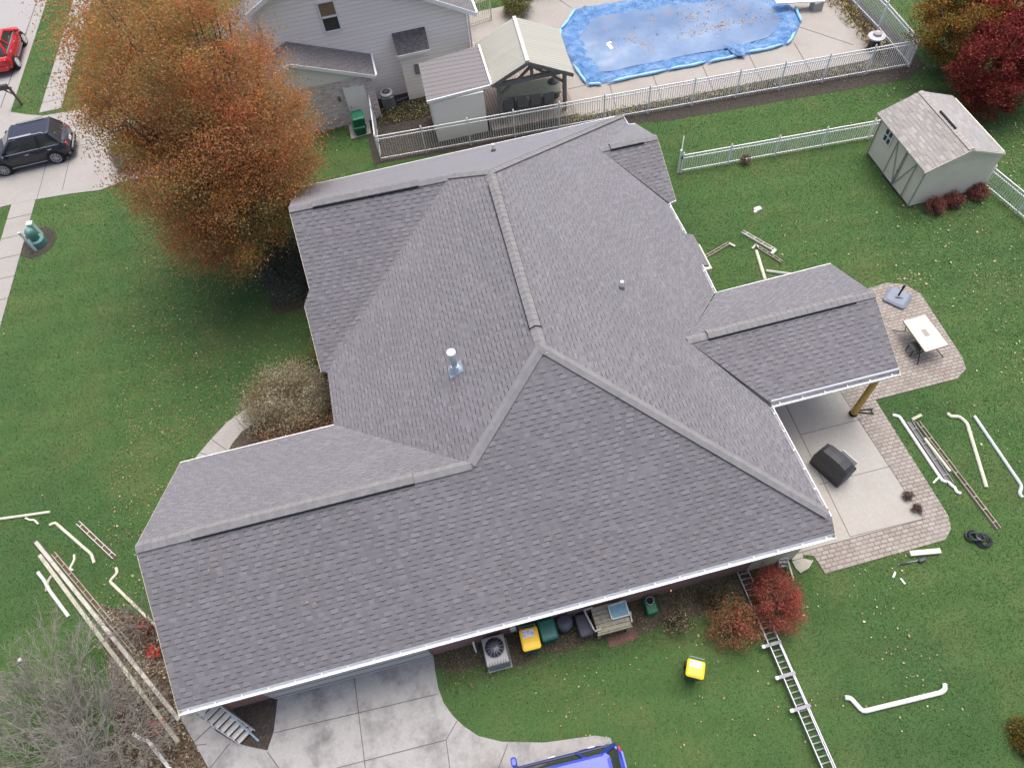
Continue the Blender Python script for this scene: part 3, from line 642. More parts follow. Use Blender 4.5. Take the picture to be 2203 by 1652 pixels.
# lean-to shed
ls=thing('lean_to_shed','cream walled lean-to shed with dark metal panel roof beside the timber pavilion','shed',(2.6,28.2,0))
MB().prism([(1.38,27.22),(3.78,27.22),(3.78,29.1),(1.38,29.1)],0,2.12).build('wall',M_creamw,ls)
MB().prism([(1.38,27.215),(1.45,27.215),(1.45,27.21),(1.38,27.21)],0,2.1).build('corner_trim',M_white,ls)
ra,rb_,rc,rd=H(900,137,2.95),H(1030,98,2.95),H(1057,183,2.28),H(918,219,2.28)
ra,rb_,rc,rd=[np.array(p) for p in (ra,rb_,rc,rd)]
MB().slab([ra,rb_,rc,rd],.06).build('roof',M_dkroof,ls)
MB().bar(rb_-[0,0,.02],rc-[0,0,.02],.08,.14).build('roof_trim',M_white,ls); MB().bar(rd-[0,0,.05],rc-[0,0,.05],.05,.13).build('roof_trim',M_white,ls)
# pavilion
pv=thing('pavilion','open timber pavilion with grey green metal gable roof next to the pool','pavilion',(6.1,28.8,0))
e1,e2,e3,e4=H(1022,95,2.35),H(1058,183,2.35),H(1234,158,2.35),H(1203,62,2.35)
t1,t2=H(1106,37,3.15),H(1135,133,3.15)
MB().slab([e1,t1,t2,e2],.05).build('roof_slope',M_metroof,pv); MB().slab([t1,e4,e3,t2],.05).build('roof_slope',M_metroof,pv)
mb=MB(); mb.bar(e2-[0,-.02,.12],t2-[0,-.02,.12],.05,.15); mb.bar(t2-[0,-.02,.12],e3-[0,-.02,.12],.05,.15); mb.bar(e1-[0,0,.12],t1-[0,0,.12],.05,.15); mb.bar(t1-[0,0,.12],e4-[0,0,.12],.05,.15); mb.build('barge_board',M_gazw,pv)
px0,px1,py0,py1=4.5,7.55,27.35,30.5
MB().bar(t1+[0,0,.03],t2+[0,0,.03],.16,.03).build('ridge_flashing',mat('pale_flashing',(.5,.5,.5),.5),pv)
for x in (px0,px1):
    for y in (py0,py1): MB().box((x,y,1.2),(.16,.16,2.3)).build('post',M_gazw,pv)
for y in (py0,py1): MB().bar((px0-.15,y,2.2),(px1+.2,y,2.2),.12,.2).build('beam',M_gazw,pv)
for x in (px0,px1): MB().bar((x,py0,2.16),(x,py1,2.16),.1,.18).build('beam',M_gazw,pv)
MB().box((6.05,py0,2.62),(.13,.13,.7)).build('king_post',M_gazw,pv)
for a,b in (((px0,py0,1.6),(px0+.6,py0,2.12)),((px1,py0,1.6),(px1-.6,py0,2.12)),((5.4,py0,2.25),(6.0,py0,2.75)),((6.7,py0,2.25),(6.1,py0,2.75))): MB().bar(a,b,.1,.1).build('brace',M_gazw,pv)
sheet('pavilion_deck',[(3.95,27.0),(8.1,26.85),(8.1,31.25),(3.95,31.25)],.16,M_deck)
# dining table and chairs
tb=thing('dining_table','long sage green outdoor dining table under the pavilion','table',(5.75,28.6,0))
ta=[H(1078,185,.9),H(1200,165,.9),H(1208,197,.9),H(1072,212,.9)]
MB().slab(ta,.06).build('table_top',mat('sage_painted_top',(.32,.33,.24),.6,.12),tb)
cx=np.mean(ta,0)
for dx in (-.85,.85):
    for dy in (-.28,.28): MB().box((cx[0]+dx,cx[1]+dy,.5),(.08,.08,.76)).build('leg',M_gazw,tb)
seat=[H(1093,226,.6),H(1122,221,.6),H(1151,216,.6),H(1180,212,.6)]
for i,s_ in enumerate(seat):
    t=thing('patio_chair','grey padded chair on the near side of the pavilion table, %s from the left'%(['first','second','third','fourth'][i]),'chair',(s_[0],s_[1],0),'patio chairs under the pavilion')
    c=mat('grey_woven_chair',(.16,.17,.16),.8,.2,20)
    MB().rbox((s_[0],s_[1]+.12,.45),(.46,.46,.09),.08).build('seat',c,t); MB().rbox((s_[0],s_[1]-.13,.72),(.48,.09,.55),.04).build('backrest',c,t)
    for a in (-.19,.19):
        for b in (-.1,.3): MB().box((s_[0]+a,s_[1]+b,.29),(.035,.035,.26)).build('leg',M_gazw,t)
gp=H(1190,180,.8); t=thing('patio_heater_cover','dark grey covered round item beside the pavilion post','cover',(gp[0],gp[1],0)); MB().lathe((gp[0],gp[1],.16),[(.3,0),(.32,.4),(.28,.75),(.1,.92)],16).build('cover_body',mat('grey_cover',(.12,.13,.125),.7,.2),t,smooth=True)
# ------------------------------------------------------------------ pool
pool=thing('pool','in-ground pool under a blue winter cover with puddled water on it','pool',(15,31.5,0))
out=[H(*p,.05)[:2] for p in ((1240,20),(1207,68),(1206,82),(1232,142),(1265,183),(1300,180),(1440,152),(1600,121),(1690,98),(1712,75),(1722,50),(1705,18),(1690,2))]+[np.array((20.2,33.6)),np.array((16,34.5)),np.array((13,34.9))]
out=np.array(out); cen=out.mean(0)
def resample(P,step):
    r=[]
    for i in range(len(P)):
        a,b=P[i],P[(i+1)%len(P)]; n=max(1,int(np.hypot(*(b-a))/step)); r+= [a+(b-a)*k/n for k in range(n)]
    return np.array(r)
ob=resample(out,.18); n=len(ob)
mb=MB(); rings=[]
ks=[0,.03,.09,.16,.24,.34,1.0]; zs=[.045,.13,.14,.12,.09,.06,.04]
from mathutils import noise as mn
for k,z in zip(ks,zs):
    rings.append(len(mb.v))
    for i,p in enumerate(ob):
        q=p+(cen-p)*k*(np.array([.55,1.])if k<.9 else 1.); wv=(mn.noise(Vector((i*.45,k*14,0)))+.6*mn.noise(Vector((i*1.3,k*5,7))))*.10*(1 if 0<k<.28 else .1)
        mb.v.append((q[0],q[1],z+wv+(abs(math.sin(i*1.7))*.02 if 0<k<.2 else 0)))
for a,b in zip(rings,rings[1:]):
    for k in range(n): mb.f.append((a+k,a+(k+1)%n,b+(k+1)%n,b+k)); mb.mi.append(0)
mt,t_,b_=nodes('blue_tarpaulin'); p_=geo(t_); c_=ramp(t_,noise(t_,p_,2.2,6,.7),[(.32,(.06,.17,.44)),(.5,(.14,.31,.60)),(.72,(.34,.48,.72))]); L(t_,c_,b_.inputs['Base Color']); b_.inputs['Roughness'].default_value=.38; bump(t_,b_,noise(t_,p_,3.2,6,.7),.30)
mb.build('pool_cover',mt,pool,smooth=True)
mt,t_,b_=nodes('puddled_water'); p_=geo(t_); c_=ramp(t_,noise(t_,p_,.35,4,.55),[(.36,(.10,.17,.30)),(.55,(.16,.24,.37)),(.75,(.30,.38,.49))]); L(t_,c_,b_.inputs['Base Color']); c_=mix(t_,c_,(.22,.19,.18),math_(t_,'MULTIPLY',ramp(t_,noise(t_,p_,.9,6,.75),[(.55,(0,0,0)),(.68,(1,1,1))]),.55)); L(t_,c_,b_.inputs['Base Color']); b_.inputs['Roughness'].default_value=.06; b_.inputs['Specular IOR Level'].default_value=.45
bump(t_,b_,noise(t_,p_,1.2,2,.5),.004)
wat=[]
for i,p in enumerate(ob):
    k=.29+.05*mn.noise(Vector((i*.07,3,0))); wat.append(p+(cen-p)*k*np.array([.5,1.]))
mb=MB(); mb.face([(q[0],q[1],.085) for q in wat]); mb.build('cover_water',mt,pool)
# water bags round the edge
edge=[(0,1),(1,2),(3,4),(4,5),(5,6),(6,7),(7,8),(8,9),(9,10),(10,11)]
for a,b in edge:
    A_,B_=out[a],out[b]; l=np.hypot(*(B_-A_)); nb=max(1,int(round(l/2.4)))
    for i in range(nb):
        p=A_+(B_-A_)*(i+.04)/nb; q=A_+(B_-A_)*(i+.96)/nb; 
        if RNG.random()<.12: continue
        jo=RNG.normal(0,.07,2); p=p+jo; q=q+RNG.normal(0,.07,2); pts=[(*(p+(q-p)*f+np.array([0,.03*math.sin(f*7+a)])),.13+.012*math.sin(f*9)) for f in np.linspace(0,1,7)]
        MB().tube(pts,[.03,.07,.085,.06,.08,.075,.03],8).build('water_bag',mat('pale_blue_vinyl',(.25,.52,.80),.3,.15,4),pool,smooth=True)
pts=[(*(out[0]*(1-f)+out[-1]*f+np.array([0,-.25])),.16) for f in np.linspace(.02,.98,9)]
# leaves and foam on the cover
lv=[]
for cx_,cy_,sx_,sy_,k in ((17.0,31.1,1.5,.25,170),(17.7,33.0,.9,.5,70),(12.4,31.3,.7,.5,50),(14.4,32.3,2.2,1.2,90),(15.9,32.3,.6,.3,50)):
    lv.append(np.c_[RNG.normal(cx_,sx_,k),RNG.normal(cy_,sy_,k),np.full(k,.095)])
M_lv=island('brown_leaf',[(0,(.28,.13,.05)),(.5,(.40,.22,.10)),(1,(.52,.36,.2))])
o=quads('leaves',np.concatenate(lv),.09,M_lv,flat=1); tag(o,'brown fallen leaves floating on the blue pool cover','leaves',kind='stuff')
fo=thing('foam_scrap','scrap of white foam floating on the left end of the pool cover','debris',(*H(1312,104,.07)[:2],.07)); c=H(1312,100,.1); MB().rbox((c[0],c[1],.085),(.22,.5,.05),.08,.2).build('foam',M_pvc,fo); MB().rbox((c[0]+.05,c[1]+.28,.09),(.3,.14,.05),.05,.2).build('foam',M_pvc,fo)
dbp=thing('diving_board','white diving board on the far edge of the pool','diving board',(*H(1720,2,.4)[:2],0))
mb=MB(); a_=H(1668,3,.5); b2_=H(1772,-2,.5); mb.bar(a_,b2_,.5,.06); mb.build('board',M_white,dbp); c=(a_+b2_)/2; MB().box((b2_[0]-.3,b2_[1],.24),(.5,.45,.46)).build('stand',mat('grey_stand',(.3,.3,.3),.6),dbp)
# pump
pc=H(1876,105); t=thing('pool_pump','dark round planter like pool filter with grey domed lid at the deck corner','pool filter',(pc[0],pc[1],0))
MB().lathe((pc[0],pc[1],0),[(.24,0),(.27,.4),(.29,.62)],18).build('tank',mat('blue_black_tank',(.03,.035,.05),.4),t,smooth=True)
MB().lathe((pc[0],pc[1],.6),[(.40,0),(.40,.06),(.22,.12)],18).build('lid',mat('pale_grey_lid',(.42,.44,.47),.5),t); MB().lathe((pc[0],pc[1],.7),[(.2,0),(.2,.12),(.1,.18)],12).build('lid_knob',mat('grey_pink_knob',(.36,.33,.34),.5),t)
# green bush and dark planter behind the pavilion
# ================================================================== FENCES
def fence(name,label,pts,h,spacing,rails,pick=.112,m=M_white,pw=.026,caps=True,spike=.07):
    root=thing(name,label,'fence',(pts[0][0],pts[0][1],0))
    for i in range(len(pts)-1):
        a=np.array(pts[i],float);b=np.array(pts[i+1],float); l=np.hypot(*(b-a)); n=max(1,int(round(l/spacing)))
        for k in range(n):
            p=a+(b-a)*k/n;q=a+(b-a)*(k+1)/n; mb=MB()
            for r_ in rails: mb.bar((*p,r_),(*q,r_),.035,.035)
            npk=int(round(np.hypot(*(q-p))/pick))
            for j in range(1,npk):
                s=p+(q-p)*j/npk; z1=h-.09+spike*1.0; mb.bar((*s,.06),(*s,z1),pw,.02)
            mb.build('picket_panel',m,root)
        for k in range(n+1 if i==len(pts)-2 else n):
            p=a+(b-a)*k/n; po=MB().box((p[0],p[1],h/2),(.06,.06,h)).build('post',m,root)
            MB().lathe((p[0],p[1],h),[(.045,0),(.045,.02),(.02,.05),(.035,.08),(.01,.12)],8).build('post_cap',m,po)
    return root
fence('picket_fence','long white metal picket fence round the pool yard, tallest fence in view',[(-1.21,31.0),(-1.40,26.81),(23.75,25.17),(23.85,28.2),(23.7,34.5)],1.42,2.1,(.16,1.2,1.36),.11)
fence('picket_fence','cream picket fence along the far side of the pool, reflected in the water',[(4.3,35.6),(5.9,35.9)],1.3,1.6,(.16,1.15,1.25),.12,mat('yellowed_cream_metal',(.55,.52,.38),.5))
fence('picket_fence','dark picket fence behind the pool beyond the top edge of the view',[(8.4,36.9),(22.3,36.3)],1.4,2.1,(.16,1.2,1.36),.11,mat('dark_bronze_metal',(.06,.055,.06),.5))
fence('picket_fence','low white picket fence crossing the back lawn to the small beige shed',[(11.22,21.8),(19.6,21.23),(22.3,21.05),(22.55,17.2),(23.5,12.0),(23.9,10)],1.02,2.02,(.14,.80,.96),.11,spike=.02)
gt=thing('gate','narrow open white gate leaf at the lawn end of the low picket fence','gate',(11.12,21.85,0))
mb=MB()
for z in (.14,.8,.96): mb.bar((11.12,21.85,z),(11.56,22.72,z),.04,.04)
for k in range(10): f=k/9; mb.bar((11.12+.44*f,21.85+.87*f,.08),(11.12+.44*f,21.85+.87*f,1.15),.03,.03)
mb.build('gate_frame',M_white,gt); MB().box((11.1,21.84,.62),(.07,.07,1.24)).build('hinge_post',M_white,gt); MB().box((11.16,21.8,.85),(.06,.06,.1)).build('latch',M_black,gt)
# ================================================================== SMALL SHED
sh=thing('garden_shed','small beige garden shed with worn grey gable roof and double doors','shed',(20.7,18.7,0))
X0,X1,Yf,Yb=19.16,22.32,17.06,20.45
za=HX(1902,262,X0-.1)[2]; zap=HY(2093,321.6,Yf-.1)[2]; ev=HY(1991.6,367,Yf-.1)[2]; xap=HY(2093,321.6,Yf-.1)[0]
xl,xr=HY(1991.6,367,Yf-.1)[0],HY(2161,333,Yf-.1)[0]; evr=HY(2161,333,Yf-.1)[2]; ev=evr=(ev+evr)/2
MB().prism([(X0,Yf),(X1,Yf),(X1,Yb),(X0,Yb)],.06,ev-.02).build('wall',M_shedw,sh)
mb=MB(); mb.face([(X0,Yf,ev-.03),(X1,Yf,ev-.03),(xap,Yf,zap-.06)]); mb.face([(X0,Yb,ev-.03),(X1,Yb,ev-.03),(xap,Yb,zap-.06)]); mb.build('gable_wall',M_shedw,sh)
yb2=Yb+.15; yf2=Yf-.1
roofpart('roof',[[(xl,yf2,ev),(xap,yf2,zap),(xap,yb2,zap),(xl,yb2,ev)],[(xap,yf2,zap),(xr,yf2,evr),(xr,yb2,evr),(xap,yb2,zap)]],M_shedsh,sh,.06)
mb=MB(); mb.bar((xl,yf2-.01,ev-.06),(xap,yf2-.01,zap-.06),.025,.08); mb.bar((xr,yf2-.01,evr-.06),(xap,yf2-.01,zap-.06),.025,.08); mb.build('rake_board',M_shedw,sh)
mb=MB(); capstrip(mb,(xap,yf2,zap),(xap,yb2,zap),.12,.015,.4,.4); mb.build('ridge_cap',M_shedsh if False else mat('worn_grey_cap',(.34,.32,.30),.9,.15),sh)
va,vb=HP(2019,243,[0,0,1],(0,0,zap-.02)),HP(2051,281,[0,0,1],(0,0,zap-.02))
MB().bar((xap,va[1],zap+.04),(xap,vb[1],zap+.04),.07,.06).build('ridge_vent',M_black,sh)
yd0,yd1=17.62,19.1; xq=X0-.012; ztop=ev-.12
for (a,b,s) in ((yd0,(yd0+yd1)/2-.01,1),((yd0+yd1)/2+.01,yd1,-1)):
    dr=MB().box((X0-.008,(a+b)/2,ztop/2+.04),(.03,b-a,ztop-.06)).build('door',M_shedw,sh)
    mb=MB(); 
    for p,q in (((a+.03,.1),(a+.03,ztop-.02)),((b-.03,.1),(b-.03,ztop-.02)),((a,.12),(b,.12)),((a,ztop-.03),(b,ztop-.03)),((a if s>0 else b,ztop-.05),(b if s>0 else a,.12))):
        mb.bar((xq-.018,p[0],p[1]),(xq-.018,q[0],q[1]),.02,.07,up=(1,0,0))
    mb.build('door_trim',M_shedt,dr)
    MB().box((xq-.03,a+.05 if s>0 else b-.05,ztop-.12),(.02,.12,.03)).build('hinge',M_black,dr)
MB().box((xq-.04,(yd0+yd1)/2+.04,.8),(.03,.04,.06)).build('latch',M_black,sh)
for y in (Yf+.03,Yb-.03): MB().bar((xq-.005,y,.06),(xq-.005,y,ev-.04),.03,.08,up=(1,0,0)).build('corner_board',M_shedt,sh)
wc=[HX(*p,X0) for p in ((1912.6,272.6),(1927.2,289),(1912.6,315.3),(1899,300.7))]
y0_,y1_=min(p[1] for p in wc),max(p[1] for p in wc); z0_,z1_=.72,1.36; ym=(wc[0][1]+wc[2][1])/2; y0_,y1_=ym-.24,ym+.24; zc=np.mean([p[2] for p in wc]); z0_,z1_=zc-.32,zc+.32
mb=MB()
for p,q in (((y0_,z0_),(y1_,z0_)),((y0_,z1_),(y1_,z1_)),((y0_,z0_),(y0_,z1_)),((y1_,z0_),(y1_,z1_)),((y0_,(z0_+z1_)/2),(y1_,(z0_+z1_)/2)),((ym,z0_),(ym,z1_))):
    mb.bar((X0-.03,p[0],p[1]),(X0-.03,q[0],q[1]),.04,.055,up=(1,0,0))
wo=mb.build('window',M_white,sh); MB().box((X0-.008,ym,zc),(.02,.46,.62)).build('pane',M_glass,wo)
# ================================================================== PLANTS
def rand_in(n,c,r,shell=.0):
    d=RNG.normal(size=(n,3)); d/=np.linalg.norm(d,axis=1)[:,None]; k=RNG.uniform(shell**3,1,n)**(1/3)
    return np.array(c)+d*k[:,None]*np.array(r)
def crown_pts(cells,ncl,nleaf,clr,shell=.55,zmin=.3):
    """leaf clusters spread through a few overlapping ellipsoids"""
    out_=[]; ccs=[]
    tot=sum(r[0]*r[1]*r[2] for c,r in cells)
    for c,r in cells:
        m=int(ncl*r[0]*r[1]*r[2]/tot)+1; cc=rand_in(m,c,r,shell); ccs.append(cc)
    cc=np.concatenate(ccs); cc=cc[cc[:,2]>zmin]
    sz=RNG.uniform(.5,1.3,len(cc))*clr
    k=RNG.integers(0,len(cc),nleaf); d=RNG.normal(size=(nleaf,3))*.55; 
    P=cc[k]+d*sz[k][:,None]*np.array([1,1,.7]); P=P[P[:,2]>.05]
    return P,cc
def tree(name,label,base,cells,ncl,nleaf,clr,leaf,m,trunk_r=.2,group=None,nb=26,shell=.5,cat='tree',asp=1.):
    t=thing(name,label,cat,(base[0],base[1],0),group)
    P,cc=crown_pts(cells,ncl,nleaf,clr,shell); org=ORG[t.name]
    quads('crown',P,leaf,m,t,org=org,asp=asp)
    top=np.array(cells[0][0]); h=top[2]
    mb=MB(); b=np.array([base[0],base[1],0.]); mid=b+(top-b)*.35
    mb.tube([b-[0,0,.1],b+(mid-b)*.4,mid,top,top+[0,0,cells[0][1][2]*.7]],[trunk_r*1.3,trunk_r,trunk_r*.85,trunk_r*.45,.03],8)
    idx=RNG.choice(len(cc),min(nb,len(cc)),replace=False)
    for i in idx:
        e=cc[i]; f=RNG.uniform(.25,.8); s=b+(top-b)*f; k=(s+e)/2+[0,0,-.12*np.linalg.norm(e-s)]
        mb.tube([s,k,e],[trunk_r*.35,trunk_r*.2,.02],5)
    mb.build('trunk',M_bark,t,smooth=True); return t
M_orange=island('autumn_orange_leaf',[(0,(.36,.20,.10)),(.4,(.48,.245,.115)),(.75,(.57,.275,.125)),(1,(.66,.32,.145))],.6,
    [(0,(.28,.26,.11)),(.4,(.37,.30,.12)),(.75,(.46,.32,.13)),(1,(.56,.38,.15))],.30,trans=.6)
def clumps(m,col,scale,lo,hi,amt,off):
    t=m.node_tree; b=t.nodes['Principled BSDF']; src=b.inputs['Base Color'].links[0].from_socket; g=N(t,'ShaderNodeNewGeometry')
    v=N(t,'ShaderNodeVectorMath'); L(t,g.outputs['Position'],v.inputs[0]); v.inputs[1].default_value=(off,off*1.7,0)
    k=math_(t,'MULTIPLY',ramp(t,noise(t,v.outputs[0],scale,3,.6),[(lo,(0,0,0)),(hi,(1,1,1))]),math_(t,'MULTIPLY',math_(t,'GREATER_THAN',g.outputs['Random Per Island'],.3),amt))
    c=mix(t,src,col,k); L(t,c,b.inputs['Base Color'])
    for n_ in t.nodes:
        if n_.type=='BSDF_TRANSLUCENT': L(t,c,n_.inputs[0])
clumps(M_orange,(.78,.36,.09),.9,.53,.63,.85,3.); clumps(M_orange,(.80,.22,.12),1.3,.57,.66,.9,11.); clumps(M_orange,(.17,.19,.075),.7,.56,.68,.75,23.)
tree('maple_tree','tall broad orange and rust autumn tree beside the neighbour drive',(-6.8,22.8),
     [((-6.8,22.7,6.3),(3.6,3.8,4.2)),((-6.9,23.0,9.2),(2.9,3.0,3.2)),((-7.0,21.3,4.1),(3.0,2.4,2.3)),((-8.2,23.4,6.8),(2.1,2.4,2.8)),((-5.2,23.0,5.2),(2.2,2.6,2.8)),((-7.9,25.6,9.2),(2.0,2.1,2.2)),((-6.9,21.0,3.3),(2.6,1.7,1.5))],900,290000,.70,.065,M_orange,.26,nb=80,shell=.35)
M_red1=island('crimson_leaf',[(0,(.10,.022,.025)),(.5,(.20,.032,.035)),(1,(.34,.05,.045))],.6,[(0,(.10,.03,.02)),(.5,(.22,.05,.03)),(1,(.36,.08,.04))],.8,trans=.35)
M_og=island('orange_green_leaf',[(0,(.10,.07,.02)),(.5,(.26,.15,.03)),(1,(.44,.20,.04))],.6,[(0,(.07,.075,.02)),(.5,(.16,.13,.03)),(1,(.30,.22,.05))],.7,trans=.35)
c=H(2070,55,2.2)
tree('small_tree','orange and olive leaved tree outside the fence corner, left of the crimson one',(c[0],c[1]),[((c[0],c[1],2.3),(1.9,1.9,1.8)),((c[0]+.9,c[1]+1.6,2.8),(1.6,1.6,1.6))],160,42000,.4,.08,M_og,.1)
c=H(2160,130,2.2)
tree('small_tree','dark crimson leaved tree at the right edge, lower than the orange olive one',(c[0],c[1]),[((c[0],c[1],2.1),(1.9,1.8,1.8)),((c[0]+1.6,c[1]+.2,2.3),(1.6,1.6,1.7)),((c[0]-.3,c[1]-.6,1.3),(1.5,1.1,1.0))],190,52000,.4,.075,M_red1,.1)
c=H(2185,10,3)
tree('small_tree','bright red leaved tree in the top right corner of the view',(c[0],c[1]),[((c[0],c[1],3.0),(1.8,1.8,1.7))],100,26000,.4,.08,island('bright_red_leaf',[(0,(.25,.04,.04)),(1,(.50,.06,.06))]),.1)
def shrub(name,label,c,r,m,n,leaf,cat='shrub',group=None,stems=14,shell=.55,asp=.8,hole=0):
    t=thing(name,label,cat,(c[0],c[1],0),group); org=ORG[t.name]
    cc=rand_in(int(60+n/250),(c[0],c[1],r[2]*.45),(r[0],r[1],r[2]*.6),shell); cc=cc[cc[:,2]>.08]
    k=RNG.integers(0,len(cc),n); P=cc[k]+RNG.normal(size=(n,3))*r[0]*.15; P=P[P[:,2]>.03]; quads('foliage',P,leaf,m,t,org=org,asp=asp)
    mb=MB()
    for i in range(stems):
        e=cc[RNG.integers(0,len(cc))]; mb.tube([(c[0],c[1],0),((c[0]+e[0])/2,(c[1]+e[1])/2,e[2]*.6),tuple(e)],[.02,.014,.006],4)
    mb.build('stems',M_bark,t); return t
M_burn=island('burning_bush_leaf',[(0,(.22,.05,.045)),(.5,(.38,.085,.065)),(1,(.50,.16,.12))],.65,[(0,(.16,.065,.045)),(.5,(.30,.11,.07)),(1,(.42,.19,.12))],1.4,trans=.35)
M_burn2=island('half_turned_leaf',[(0,(.05,.06,.025)),(.4,(.13,.10,.04)),(.75,(.24,.12,.05)),(1,(.38,.20,.11))],.65,[(0,(.12,.03,.02)),(.5,(.22,.06,.04)),(1,(.34,.12,.08))],1.2)
shrub('burning_bush','bright red burning bush beside the long ladder near the house corner',(7.22,3.66),(.66,.95,1.5),M_burn,17000,.042,stems=24)
shrub('burning_bush','brownish half turned bush on the house side of the long ladder',(5.85,3.35),(.74,.72,1.15),M_burn2,9000,.045,stems=30,shell=.3)
shrub('bare_shrub','nearly bare dark twiggy shrub between the green pot and the brown bush',(4.35,3.9),(.45,.5,.8),island('sparse_dark_leaf',[(0,(.05,.045,.025)),(.6,(.14,.11,.06)),(1,(.34,.30,.2))]),1500,.045,stems=40,shell=.2)
shrub('bare_shrub','sparse dark shrub right against the front wall behind the brown bush',(5.6,4.3),(.4,.3,.7),island('sparse_green_leaf',[(0,(.03,.035,.02)),(1,(.12,.10,.05))]),1400,.05,stems=25,shell=.2)
M_beige=island('dry_beige_leaf',[(0,(.22,.20,.12)),(.4,(.37,.34,.22)),(.8,(.50,.45,.33)),(1,(.58,.50,.40))],.75,[(0,(.13,.12,.06)),(.5,(.25,.22,.11)),(1,(.36,.25,.16))],.9,trans=.3)
shrub('large_shrub','large dry beige olive shrub beside the curved front walk',(-6.45,14.5),(1.45,1.35,1.7),M_beige,42000,.055,stems=30,shell=.45)
shrub('shrub','reddish brown low shrub tucked against the garage roof edge, below the beige shrub',(-6.2,13.3),(1.6,.5,.9),island('russet_leaf',[(0,(.10,.07,.035)),(.5,(.24,.14,.08)),(1,(.34,.20,.14))]),9000,.05,stems=16)
shrub('shrub','olive green shrub against the wall above the beige shrub',(-4.75,16.3),(.65,1.0,1.2),island('olive_leaf',[(0,(.06,.08,.025)),(.5,(.14,.15,.05)),(1,(.28,.18,.09))]),8000,.055,stems=12)
shrub('dark_yew','low dark green yew spreading on the ground left of the house',(-6.0,21.3),(1.35,1.75,1.1),island('yew_leaf',[(0,(.06,.07,.055)),(.6,(.11,.13,.095)),(1,(.24,.25,.20))]),26000,.05,stems=10)
M_shedb=island('wine_red_leaf',[(0,(.13,.045,.04)),(.5,(.23,.075,.06)),(1,(.33,.13,.10))])
for i,(px,py,lab) in enumerate(((2010,441,'leftmost of three'),(2052,428,'middle of three'),(2102,411,'rightmost of three'))):
    c=H(px,py+6,.15); shrub('round_shrub','small round wine red shrub by the beige shed wall, %s'%lab,(c[0],c[1]),(.36,.34,.55),M_shedb,5200,.04,group='three red shrubs by the shed',stems=8)
for px,py,lab in ((1954,1068,'brown dead potted mum ball on the pavers, nearer the house patio'),(1972,1096,'brown dead potted mum ball at the slab corner, the lower one of two')):
    c=H(px,py,.12); t=shrub('dead_plant',lab,(c[0],c[1]),(.17,.17,.30),island('dead_brown_%d'%px,[(0,(.05,.035,.03)),(.5,(.13,.09,.075)),(1,(.28,.22,.18))]),1500,.03,cat='plant',group='two dead plants on the patio',stems=26,shell=.3)
shrub('green_bush','clipped yellow green bush behind the pavilion at the top edge',(7.4,36.0),(.8,.7,1.4),island('yellow_green_leaf',[(0,(.08,.09,.02)),(1,(.26,.26,.08))]),9000,.06)
tb_=shrub('small_dry_plant','little dry reddish plant at the foot of the low picket fence',(14.0,21.45),(.22,.2,.5),island('dry_reddish_leaf',[(0,(.12,.07,.05)),(1,(.26,.16,.11))]),900,.04,cat='plant',stems=10)
shrub('corner_bush','orange green bush cut off by the right edge of the view, low on the lawn',tuple(H(2200,1590,.3)[:2]+np.array([.25,0])),(.45,.5,.6),M_og,5000,.05)
# ornamental grasses by the fence
gl=[]
for _ in range(2600):
    x=RNG.uniform(7.2,22.5); 
    if RNG.random()<.45 and (int(x*1.7)%3==0): continue
    gl.append((x,fy(x)+RNG.uniform(.1,.55),RNG.uniform(.03,.28)))
o=quads('ornamental_grass',np.array(gl),.22,island('dry_yellow_grass',[(0,(.12,.11,.04)),(.5,(.26,.24,.09)),(1,(.42,.36,.2))]),asp=.18); tag(o,'dry yellow ornamental grass growing along the inside of the pool fence','grass',kind='stuff')
gl=[(RNG.uniform(22.6,23.6),RNG.uniform(26.2,35),RNG.uniform(.03,.35)) for _ in range(1500)]
o=quads('weeds',np.array(gl),.2,island('dry_weed',[(0,(.12,.13,.03)),(.5,(.25,.19,.06)),(1,(.36,.26,.15))]),asp=.3); tag(o,'green and orange weeds between the pool deck and the right hand fence','weeds',kind='stuff')
gl=[(RNG.uniform(-1.1,3.8),RNG.uniform(29.2,30.5),RNG.uniform(.02,.2)) for _ in range(2200)]
o=quads('moss_and_ferns',np.array(gl),.12,island('mossy_green',[(0,(.05,.06,.02)),(.5,(.13,.13,.05)),(1,(.28,.26,.12))]),asp=.5); tag(o,'mossy low plants in the dark bed behind the pale brick garage','plants',kind='stuff')
# bare tree lower left
def bare_tree(name,label,base,h,spread,nst,seed,m=M_twig,maxd=5,r0=.055,lean=(0,0)):
    rg=random.Random(seed); t=thing(name,label,'tree',(base[0],base[1],0)); mb=MB(); 
    def grow(p,d,l,r,dep):
        q=p+d*l*.5+Vector((rg.gauss(0,.03),rg.gauss(0,.03),.02))*l; e=q+(d+Vector((rg.gauss(0,.15),rg.gauss(0,.15),rg.gauss(.02,.08)))).normalized()*l*.5
        mb.tube([p,q,e],[r,r*.8,r*.6],4 if dep>1 else 6,cap=False)
        if dep>=maxd: return
        for k in range(3 if dep<2 else rg.choice((2,3,3,3))):
            nd=(d+Vector((rg.gauss(0,.42),rg.gauss(0,.42),rg.gauss(.05,.3)))).normalized(); grow(e if k<2 else q,nd,l*rg.uniform(.6,.85),max(r*.62,.0055),dep+1)
    for i in range(nst):
        a=2*math.pi*i/nst+rg.uniform(-.3,.3); d=Vector((math.cos(a)*spread+lean[0],math.sin(a)*spread+lean[1],1)).normalized()
        grow(Vector((base[0],base[1],.0)),d,h*rg.uniform(.24,.32),r0,0)
    mb.build('branches',m,t); return t
bare_tree('bare_tree','leafless pale grey multi stemmed tree in the bottom left corner',(-13.4,4.7),4.3,1.0,22,5,lean=(.0,.25),maxd=5,r0=.028)
